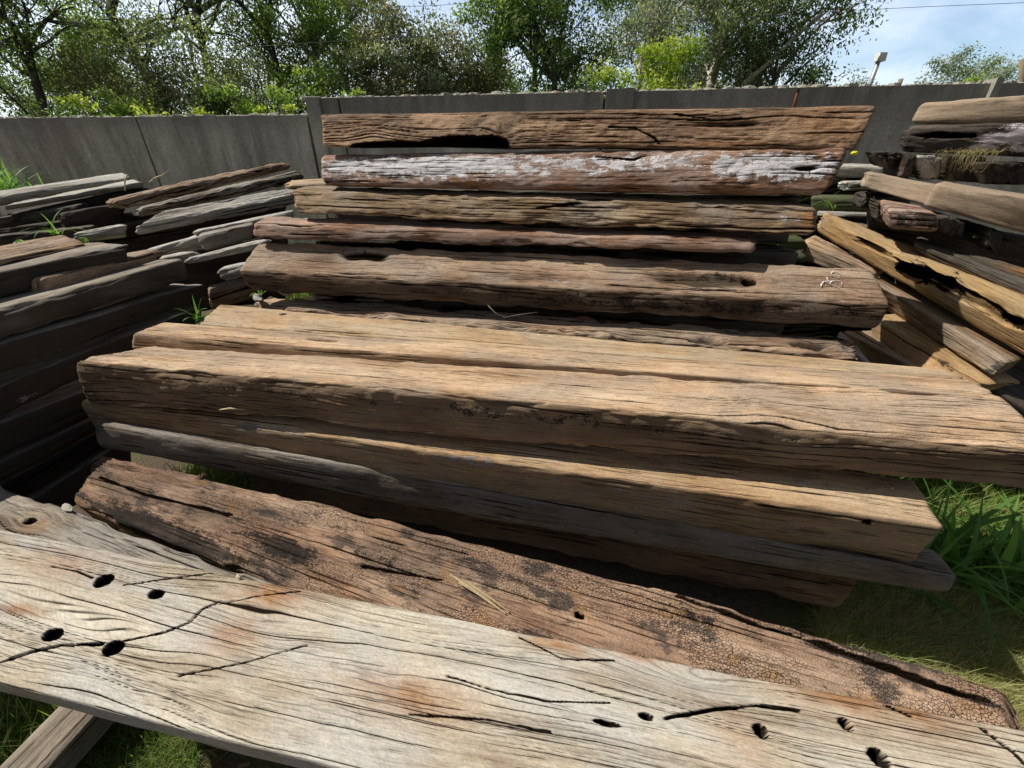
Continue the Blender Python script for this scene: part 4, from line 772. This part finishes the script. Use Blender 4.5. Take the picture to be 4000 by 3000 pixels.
def capm(p0, p1, h0, h1, parent, seed, amt=1.0):   # rough mortar crumbs along the top
    mb = MB(); p0 = A_(p0); p1 = A_(p1); L = np.linalg.norm(p1-p0); R_ = random.Random(seed); x = 0
    while x < L:
        t = x/L; c = p0+(p1-p0)*t; s_ = (.018+.04*R_.random()**2)*amt; z = h0+(h1-h0)*t
        V = []; 
        for i in range(5):
            for k in range(6):
                th = math.pi*i/4; ph = 6.283*k/6; rr = .8+.4*R_.random()
                V.append((c[0]+1.6*s_*rr*math.sin(th)*math.cos(ph), c[1]+.05+.05*math.sin(th)*math.sin(ph)*rr, z+s_*.6*rr*math.cos(th)))
        mb.add(V, [(i*6+k, (i+1)*6+k, (i+1)*6+(k+1) % 6, i*6+(k+1) % 6) for i in range(4) for k in range(6)]); x += s_*R_.uniform(1.2, 2.6)
    mb.build('mortar_capping', CAPM, parent, False)
def wallthing(label, joints, hf, seed):
    e = bpy.data.objects.new('concrete_wall', None); COL.objects.link(e); tag(e, label, 'wall')
    for i, (p0, p1) in enumerate(zip(joints[:-1], joints[1:])):
        d = (A_(p1)-A_(p0)); L = np.linalg.norm(d); d = d/L; g = .011
        panel(A_(p0)+d*g, A_(p1)-d*g, hf(p0[0]), hf(p1[0]), 'wall_panel', CONC, e, seed=seed+i*3.1)
        nn = A_([-d[1], d[0]])
        panel(A_(p1)-d*.05+nn*.1, A_(p1)+d*.05+nn*.1, hf(p1[0])-.06, hf(p1[0])-.06, 'backing_post', CONC, e, seed=seed+i, th=.14)
    capm(joints[0], joints[-1], hf(joints[0][0])+.0, hf(joints[-1][0])+.0, e, seed); return e
def onw(p0, p1, px, py=440):   # ground point of the wall line seen at column px
    d = ray(px, py); a, b_ = p0, p1; k = (b_[1]-a[1])/(b_[0]-a[0]); t = (a[1]-k*a[0])/(d[1]-k*d[0]); return (d[0]*t, d[1]*t)
hl = lambda x: 1.99+.006*(x+6.3)
hr = lambda x: 2.18+(.585-.58+.0)*(x+2.5)/7.5
wallthing('lower left run of the grey streaked concrete wall with visible panel joints', [tuple(wl0), onw(wl0, wl1, -220), onw(wl0, wl1, 528, 455), tuple(wl1)], hl, 50)
e = wallthing('higher right run of the grey concrete wall behind the central stack', [(-2.50, 6.03)]+[onw((-2.5, 6.04), wr1, p, 380) for p in (1320, 2362, 3112, 3880)]+[tuple(wr1)], hr, 70)
# raised end block at the step and piers
for px0, px1, hh in ((1188, 1240, .01), (2368, 2478, .025), (3868, 3895, .035)):
    a = onw((-2.5, 5.99), (9, 4.05), px0, 370); b_ = onw((-2.5, 5.99), (9, 4.05), px1, 370)
    panel(a, b_, hr(a[0])+hh, hr(b_[0])+hh, 'pier', CONC if px0 < 3800 else CAPM, e, th=.16, seed=px0)
rust = simple('rusty_steel', (.2, .07, .04), .8, .3, 60, .2); mb = MB(); a = onw((-2.5, 5.97), (9, 4.03), 3105, 380); mb.tube([(a[0], a[1]-.02, 1.9), (a[0], a[1]-.02, 2.13)], .012, 6); mb.build('rusty_bar', rust, e)
# ================================================================ things beyond the wall
galv = simple('galvanised_steel', (.5, .52, .53), .4, .1, 20, .4); whitep = simple('white_plastic', (.75, .75, .74), .5, .05, 10)
e = bpy.data.objects.new('street_lamp', None); COL.objects.link(e); pb = at(3390, 352, 9.0); e.location = (pb[0], 9.0, 0); tag(e, 'thin grey lamp post with a small white head beyond the wall', 'street lamp')
pt = at(3434, 232, 9.0); mb = MB(); mb.tube([(0, 0, 0), (.0, 0, pb[2]), (pt[0]-pb[0], 0, pt[2])], .035, 8); mb.build('pole', galv, e)
hd = pt-A_([pb[0], 9, 0]); mb = MB()
V = [(hd[0]+sx_*(.075 if sz_ < 0 else .065)+.01, sy_*.05, hd[2]+.03+sz_*.06) for sz_ in (-1, 1) for sy_ in (-1, 1) for sx_ in (-1, 1)]
mb.add(V, [(0, 2, 3, 1), (4, 5, 7, 6), (0, 1, 5, 4), (2, 6, 7, 3), (0, 4, 6, 2), (1, 3, 7, 5)]); mb.build('lamp_head', whitep, e, False)
mb = MB(); mb.tube([(hd[0]-.05, -.055, hd[2]-.03), (hd[0]-.05, -.055, hd[2]+.08)], .01, 6); mb.build('bracket', galv, e)
postm = simple('weathered_post', (.33, .27, .18), .9, .3, 20)
for lab, px, py, tx, ty in (('slanting wooden post just beyond the wall behind the green bushes', 3506, 345, 3520, 308), ('wooden post beyond the wall left of the lamp', 3158, 350, 3166, 328), ('grey wooden post beyond the wall under the right-hand trees', 3806, 340, 3830, 318), ('tall pale pole at the far right edge beyond the wall', 3990, 350, 3992, 232)):
    b0 = at(px, py, 8.0); t0 = at(tx, ty, 8.0); mb = MB(); b1 = b0.copy(); b1[2] = 0; mb.tube([b1, b0, t0], .035, 6); o = mb.build('post', postm, origin=b1); tag(o, lab, 'post')
wirem = simple('black_cable', (.06, .06, .07), .6, .1, 10)
for lab, P_ in (('overhead cable crossing the sky at the top right', [at(3180, 48, 11), at(3600, 27, 10), at(4060, 8, 9)]), ('faint overhead cable over the middle of the trees', [at(1400, 32, 11), at(1700, 22, 11), at(1960, 0, 11)]), ('overhead cable running in front of the trees', [at(650, 205, 9.5), at(1400, 155, 9.5), at(2300, 105, 9.5), at(3200, 50, 9.5)])):
    mb = MB(); mb.tube(P_, .0035, 4); o = mb.build('overhead_cable', wirem, origin=P_[0]); tag(o, lab, 'cable')
# ================================================================ trees
def barkmat(name, c1, c2):
    m, t, b = newmat(name); tcn = N(t, 'ShaderNodeTexCoord'); n1 = tnoise(t, tcn.outputs['Object'], (6, 6, 1.2), 5, .65)
    t.links.new(mixc(t, mrange(t, n1, .35, .65), c1, c2), b.inputs['Base Color']); b.inputs['Roughness'].default_value = .9; return m
BARK = dict(dark=barkmat('dark_bark', (.035, .03, .026), (.12, .1, .085)), pale=barkmat('pale_gum_bark', (.34, .3, .25), (.66, .61, .53)), mid=barkmat('grey_bark', (.14, .12, .1), (.36, .31, .26)))
LEAF = dict(olive=leafmat('olive_leaves', (0.069, 0.109, 0.046), (0.172, 0.236, 0.115), .42, .42, (0.368, 0.425, 0.230)), dark=leafmat('dark_leaves', (0.046, 0.086, 0.034), (0.115, 0.190, 0.069), .42, .45, (0.253, 0.345, 0.138)),
            green=leafmat('green_leaves', (0.075, 0.149, 0.034), (0.196, 0.322, 0.075), .45, .45, (0.391, 0.517, 0.149)), lime=leafmat('lime_leaves', (0.138, 0.230, 0.034), (0.333, 0.460, 0.069), .45, .5, (0.575, 0.644, 0.161)),
            rusty=leafmat('rusty_leaves', (0.081, 0.115, 0.057), (0.184, 0.230, 0.121), .38, .5, (0.391, 0.310, 0.172)), grey=leafmat('grey_green_leaves', (0.103, 0.149, 0.086), (0.230, 0.299, 0.190), .4, .4, (0.483, 0.540, 0.402)))
def leaves(mb, cen, rad, n, size, R_, droop=.3, asp=.38):
    """n small leaf blades grouped in twigs round each centre"""
    cen = np.asarray(cen); m = len(cen); rad = np.asarray(rad)
    k = R_.randint(0, m, n); 
    tw = R_.randn(n, 3)*.42; ln = np.linalg.norm(tw, axis=1, keepdims=True); tw = tw/np.maximum(1, ln/1.1)
    p = cen[k]+tw*rad[k][:, None]*A_([1, 1, .75])
    d = R_.randn(n, 3); d[:, 2] -= droop*1.8; d /= np.linalg.norm(d, axis=1, keepdims=True)
    s = np.cross(d, R_.randn(n, 3)); s /= np.linalg.norm(s, axis=1, keepdims=True)+1e-9
    L = (size*(.6+.8*R_.rand(n)))[:, None]; Wd = L*asp*.5
    V = np.stack([p, p+d*L*.5+s*Wd, p+d*L, p+d*L*.5-s*Wd], 1).reshape(-1, 3)
    Q = np.arange(n*4).reshape(n, 4)
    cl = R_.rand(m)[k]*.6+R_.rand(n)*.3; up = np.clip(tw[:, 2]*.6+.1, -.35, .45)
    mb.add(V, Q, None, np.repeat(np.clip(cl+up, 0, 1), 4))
def tree(label, px, Y, h, leaf, bark, seed, cw=1.6, z0=.25, clumps=26, nl=5200, size=.11, lean=0.0, tr=.11, name='gum_tree', cat='tree', group='trees behind the wall', droop=.3, rad=.42, bare=0, forks=4, dense_low=0):
    R_ = np.random.RandomState(seed); x0 = ray(px, 350)[0]*Y/ray(px, 350)[1]
    nl = int(nl*1.6); size *= .70; e = bpy.data.objects.new(name, None); COL.objects.link(e); e.location = (x0, Y, 0); tag(e, label, cat, group)
    tb = MB(); lb = MB(); cen = []; rd = []
    def wander(p, d, L, n, amp):
        pts = [p]; 
        for i in range(n):
            d = d+R_.randn(3)*amp; d = d/np.linalg.norm(d); p = p+d*L/n; pts.append(p)
        return pts, d
    top = A_([lean*h, 0, h]); main, _ = wander(A_([0, 0, 0.]), top/np.linalg.norm(top), h*.62, 8, .07)
    tb.tube(main, [tr*(1-.6*i/8) for i in range(9)], 8)
    nb = forks+clumps//4
    for b_ in range(nb):
        t = z0+(1-z0)*R_.rand(); i = min(7, int(t*8)); st = main[i]+(main[i+1]-main[i])*(t*8-i if t < 1 else 1)
        if b_ < forks: st = main[-1-(b_ % 2)]
        an = R_.rand()*6.283; up = .5+.9*R_.rand(); d = A_([math.cos(an), math.sin(an)*.8, up]); d /= np.linalg.norm(d)
        Lb = (.35+.5*R_.rand())*cw*(1.25 if b_ < forks else 1)*(h/5 if b_ < forks else 1)**.5
        pts, dd_ = wander(st, d, Lb, 6, .16); r0 = tr*(.42 if b_ < forks else .26); tb.tube(pts, [r0*(1-.75*q/6) for q in range(7)], 5)
        for c_ in range(4):
            q = pts[2+int(R_.randint(0, 5))]; d2 = dd_+R_.randn(3)*.6; d2 /= np.linalg.norm(d2); l2 = Lb*(.3+.5*R_.rand())
            p2, d3 = wander(q, d2, l2, 4, .2); tb.tube(p2, [r0*.35*(1-.7*w_/4) for w_ in range(5)], 4, cap=False)
            for z_ in range(2+bare):
                p3, _ = wander(p2[2+z_ % 3], d3+R_.randn(3)*.7, l2*.6, 3, .25); tb.tube(p3, [r0*.16, r0*.12, r0*.09, r0*.05], 3, cap=False)
                if R_.rand() > bare*.28: cen.append(p3[-1]); rd.append(rad*(.55+.7*R_.rand()))
            if R_.rand() > bare*.3: cen.append(p2[-1]); rd.append(rad*(.6+.8*R_.rand()))
    for q in range(dense_low):
        cen.append(A_([R_.randn()*cw*.5, R_.randn()*cw*.4, h*(.15+.45*R_.rand())])); rd.append(rad*(.8+.8*R_.rand()))
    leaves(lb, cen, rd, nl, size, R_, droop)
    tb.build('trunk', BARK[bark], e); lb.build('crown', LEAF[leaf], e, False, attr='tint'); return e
def bush(label, px, Y, h, w_, leaf, seed, nl=3500, size=.09, py=340, name='bush', group='bushes behind the wall', base=0):
    nl = int(nl*1.5); size *= .72; h = h*.86; R_ = np.random.RandomState(seed); x0 = ray(px, py)[0]*Y/ray(px, py)[1]
    e = bpy.data.objects.new(name, None); COL.objects.link(e); e.location = (x0, Y, 0); tag(e, label, 'bush', group)
    tb = MB(); lb = MB(); cen = []; rd = []
    for b_ in range(14):
        an = R_.rand()*6.283; r_ = w_*math.sqrt(R_.rand())*.8; tip = A_([r_*math.cos(an), r_*math.sin(an)*.8, h*(.55+.4*R_.rand()*(1-.5*(r_/w_)**2))])
        tb.tube([A_([0, 0, 0]), tip*A_([.4, .4, .5]), tip], [.03, .02, .006], 5)
        for q in range(4): cen.append(tip*(.65+.35*R_.rand())+R_.randn(3)*A_([.16, .14, .10])*w_); rd.append(.26*w_*(.7+.8*R_.rand()))
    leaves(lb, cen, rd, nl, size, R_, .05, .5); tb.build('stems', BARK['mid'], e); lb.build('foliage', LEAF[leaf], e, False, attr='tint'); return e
T = tree
T('dark branching tree at the far left edge, leaning right over the wall', 60, 10, 5.6, 'dark', 'dark', 1, cw=2.0, lean=.02, tr=.13, nl=9000, bare=1, size=.1)
T('broad dark gum tree reaching past the top left corner', -160, 11, 6.5, 'olive', 'dark', 2, cw=2.6, nl=9000, bare=1)
T('dense green tree with a rounded pointed crown left of the sky gap', 330, 12, 5.3, 'green', 'mid', 3, cw=1.3, nl=12000, size=.1, dense_low=20, z0=.35, forks=2)
T('brownish olive tree right of the rounded green one', 470, 11, 3.9, 'rusty', 'mid', 4, cw=1.3, nl=9500, size=.09, dense_low=14)
T('tall sparse gum with dark bare forking branches at the upper left', 640, 12, 7.0, 'olive', 'dark', 5, cw=2.3, nl=3200, bare=2, z0=.45, tr=.15, lean=.02, clumps=40)
T('second tall sparse gum with crossing dark limbs, left of centre', 880, 12.5, 7.2, 'grey', 'dark', 6, cw=2.3, nl=4500, bare=2, z0=.4, tr=.15, lean=-.04, clumps=40)
T('dark olive tree behind the bright bushes at the left', 760, 11, 4.0, 'olive', 'mid', 7, cw=1.6, nl=10000, dense_low=16)
T('straight dark trunked gum over the wall step', 1090, 12, 7.4, 'dark', 'dark', 8, cw=1.6, nl=9500, z0=.3, tr=.13, clumps=36, dense_low=8)
T('leafy green gum just right of the wall step', 1290, 12, 6.4, 'green', 'mid', 9, cw=1.6, nl=9500, dense_low=10)
T('rusty-leaved gum with an orange bare trunk', 1520, 11.5, 5.0, 'rusty', 'pale', 10, cw=1.5, nl=10000, dense_low=12, tr=.09)
T('slim grey-green gum left of centre', 1400, 14, 7.0, 'grey', 'mid', 11, cw=1.7, nl=9000)
T('sparse thin-leaved gum with sky showing through its top', 1730, 12, 5.3, 'grey', 'mid', 12, cw=1.4, nl=8000, bare=1, dense_low=8)
T('orange-tinged slender gum near the middle', 1860, 12, 4.7, 'rusty', 'pale', 13, cw=1.1, nl=6500, bare=1, dense_low=6, tr=.06)
T('bushy green gum with yellowish tips at the middle', 2060, 11.5, 6.0, 'green', 'mid', 14, cw=1.5, nl=14000, dense_low=12)
T('dark tree with a forked black trunk right of the middle', 2215, 10.5, 5.4, 'dark', 'dark', 15, cw=1.6, nl=7500, bare=1, tr=.12, z0=.4, forks=6)
T('twiggy grey tree with many bare branches', 2480, 12, 5.8, 'grey', 'pale', 16, cw=2.0, nl=6500, bare=2, z0=.25, clumps=50)
T('tall leafy gum behind the yellow-green bush', 2580, 14, 7.4, 'olive', 'mid', 17, cw=2.3, nl=11000, clumps=40)
T('big gum with a thick pale trunk, largest of the trees on the right', 2800, 11, 7.4, 'olive', 'pale', 18, cw=2.4, nl=13000, z0=.35, tr=.17, lean=-.03, clumps=56, forks=7)
T('dark drooping gum at the right end of the tree line', 3010, 11.5, 4.9, 'dark', 'mid', 19, cw=1.7, nl=12000, clumps=44, droop=.6, dense_low=10)
T('gum reaching out to the right of the tree line with bare top limbs', 2860, 12.5, 6.6, 'olive', 'pale', 20, cw=1.9, nl=8500, bare=1, lean=.03, clumps=40)
T('small round-crowned distant tree right of the tree line', 3090, 22, 4.4, 'grey', 'mid', 21, cw=1.2, nl=3500, size=.16, group='distant trees on the right', rad=.5)
T('distant olive tree behind the lamp post', 3310, 22, 4.6, 'grey', 'mid', 22, cw=1.5, nl=5500, size=.16, group='distant trees on the right', rad=.5)
T('small distant tree between the lamp and the big right-hand trees', 3480, 24, 5.0, 'olive', 'mid', 23, cw=1.3, nl=3500, size=.16, group='distant trees on the right', rad=.5)
T('spreading flat-topped distant tree at the right', 3740, 20, 4.9, 'grey', 'pale', 24, cw=1.8, nl=9000, size=.14, group='distant trees on the right', rad=.5)
T('dark spreading distant tree at the right edge', 3930, 21, 5.7, 'olive', 'pale', 25, cw=2.0, nl=10000, size=.14, group='distant trees on the right', rad=.55)
for i, (px, Y, h, lf) in enumerate(((200, 17, 6.0, 'dark'), (620, 17, 6.0, 'dark'), (1000, 17, 6.6, 'olive'), (1250, 18, 7.2, 'dark'), (1620, 17, 6.2, 'dark'), (1900, 17, 5.4, 'olive'), (2080, 18, 7.2, 'dark'), (2320, 17, 6.6, 'olive'), (2700, 17, 7.2, 'dark'), (2900, 17, 6.6, 'olive'))):
    T('dark background tree filling the gap behind %s' % ('the left edge trees,the brownish olive tree,the two sparse gums,the wall step trees,the rusty-leaved gum,the orange-tinged gum,the bushy middle gum,the twiggy grey tree,the pale-trunked gum,the drooping gum'.split(',')[i]), px, Y, 3.4+h*.18, lf, 'dark', 60+i, cw=1.8, nl=4200, size=.15, dense_low=26, rad=.5, group='background trees')
b_ = bush
b_('rounded fresh green bush under the rounded green tree', 370, 9, 3.55, .85, 'green', 31, 5200)
b_('bright green bush at the wall top left of the wall joint', 345, 8, 3.1, .6, 'lime', 32, 3600)
b_('bright green bush spreading right of the wall joint', 590, 8.5, 3.1, .9, 'lime', 33, 5200)
b_('feathery lime bush close to the wall step', 1035, 7.4, 2.95, .42, 'lime', 34, 3200, .07)
b_('mid-green bush behind the feathery lime one', 960, 9.5, 3.6, .8, 'green', 35, 5200)
b_('small light bush just past the wall step', 1330, 8, 3.2, .42, 'green', 36, 2600)
b_('pale scrubby bush left of the wall step', 740, 8.5, 2.8, .6, 'grey', 37, 4200)
b_('dark shrub under the forked black tree', 2230, 9, 3.4, .8, 'green', 38, 4500)
b_('large yellow-green bush in blossom', 2560, 9.5, 4.1, 1.05, 'lime', 39, 11000, .085)
b_('low lime bush at the foot of the pale trunk', 2740, 8, 3.4, .55, 'lime', 40, 4000)
b_('dark green shrub right of the pale trunk', 2900, 8.5, 3.4, .55, 'green', 41, 4000)
b_('low green hedge-like bush under the distant trees', 3590, 9, 3.65, .75, 'green', 42, 6000)
b_('lower green bush next to the hedge-like one', 3760, 9, 3.45, .6, 'green', 43, 4500)
b_('dark shrub at the foot of the far left tree', 80, 8.5, 3.0, .9, 'dark', 44, 6000)
b_('olive scrub under the rusty gum', 1560, 9, 3.1, .9, 'olive', 45, 6500)
b_('olive scrub under the sparse middle gum', 1830, 9.2, 3.0, .8, 'olive', 46, 6000)
b_('dark green scrub under the bushy middle gum', 2020, 9.2, 3.0, .8, 'dark', 47, 6000)
b_('dark scrub at the right end of the tree line', 3040, 9.2, 3.4, .8, 'dark', 48, 6000)

mb = MB()
for pts, r in (([(2900, 330, 11), (3010, 240, 10.9), (3100, 150, 10.8), (3200, 60, 10.7), (3260, 0, 10.7)], .05), ([(3100, 150, 10.8), (3190, 80, 10.7), (3250, 82, 10.6), (3320, 60, 10.6), (3322, 80, 10.6)], .025), ([(3190, 80, 10.7), (3240, 36, 10.7), (3300, 34, 10.6), (3325, 58, 10.6)], .022), ([(3010, 240, 10.9), (3090, 200, 10.9), (3160, 205, 10.8)], .02)):
    P_ = [at(*p) for p in pts]; mb.tube(P_, [r*(1-.7*i/len(P_)) for i in range(len(P_))], 5)
o = mb.build('dead_tree', BARK['pale'], origin=at(2900, 330, 11)); tag(o, 'bare pale forked limb reaching up and right beyond the last big gum', 'branch')
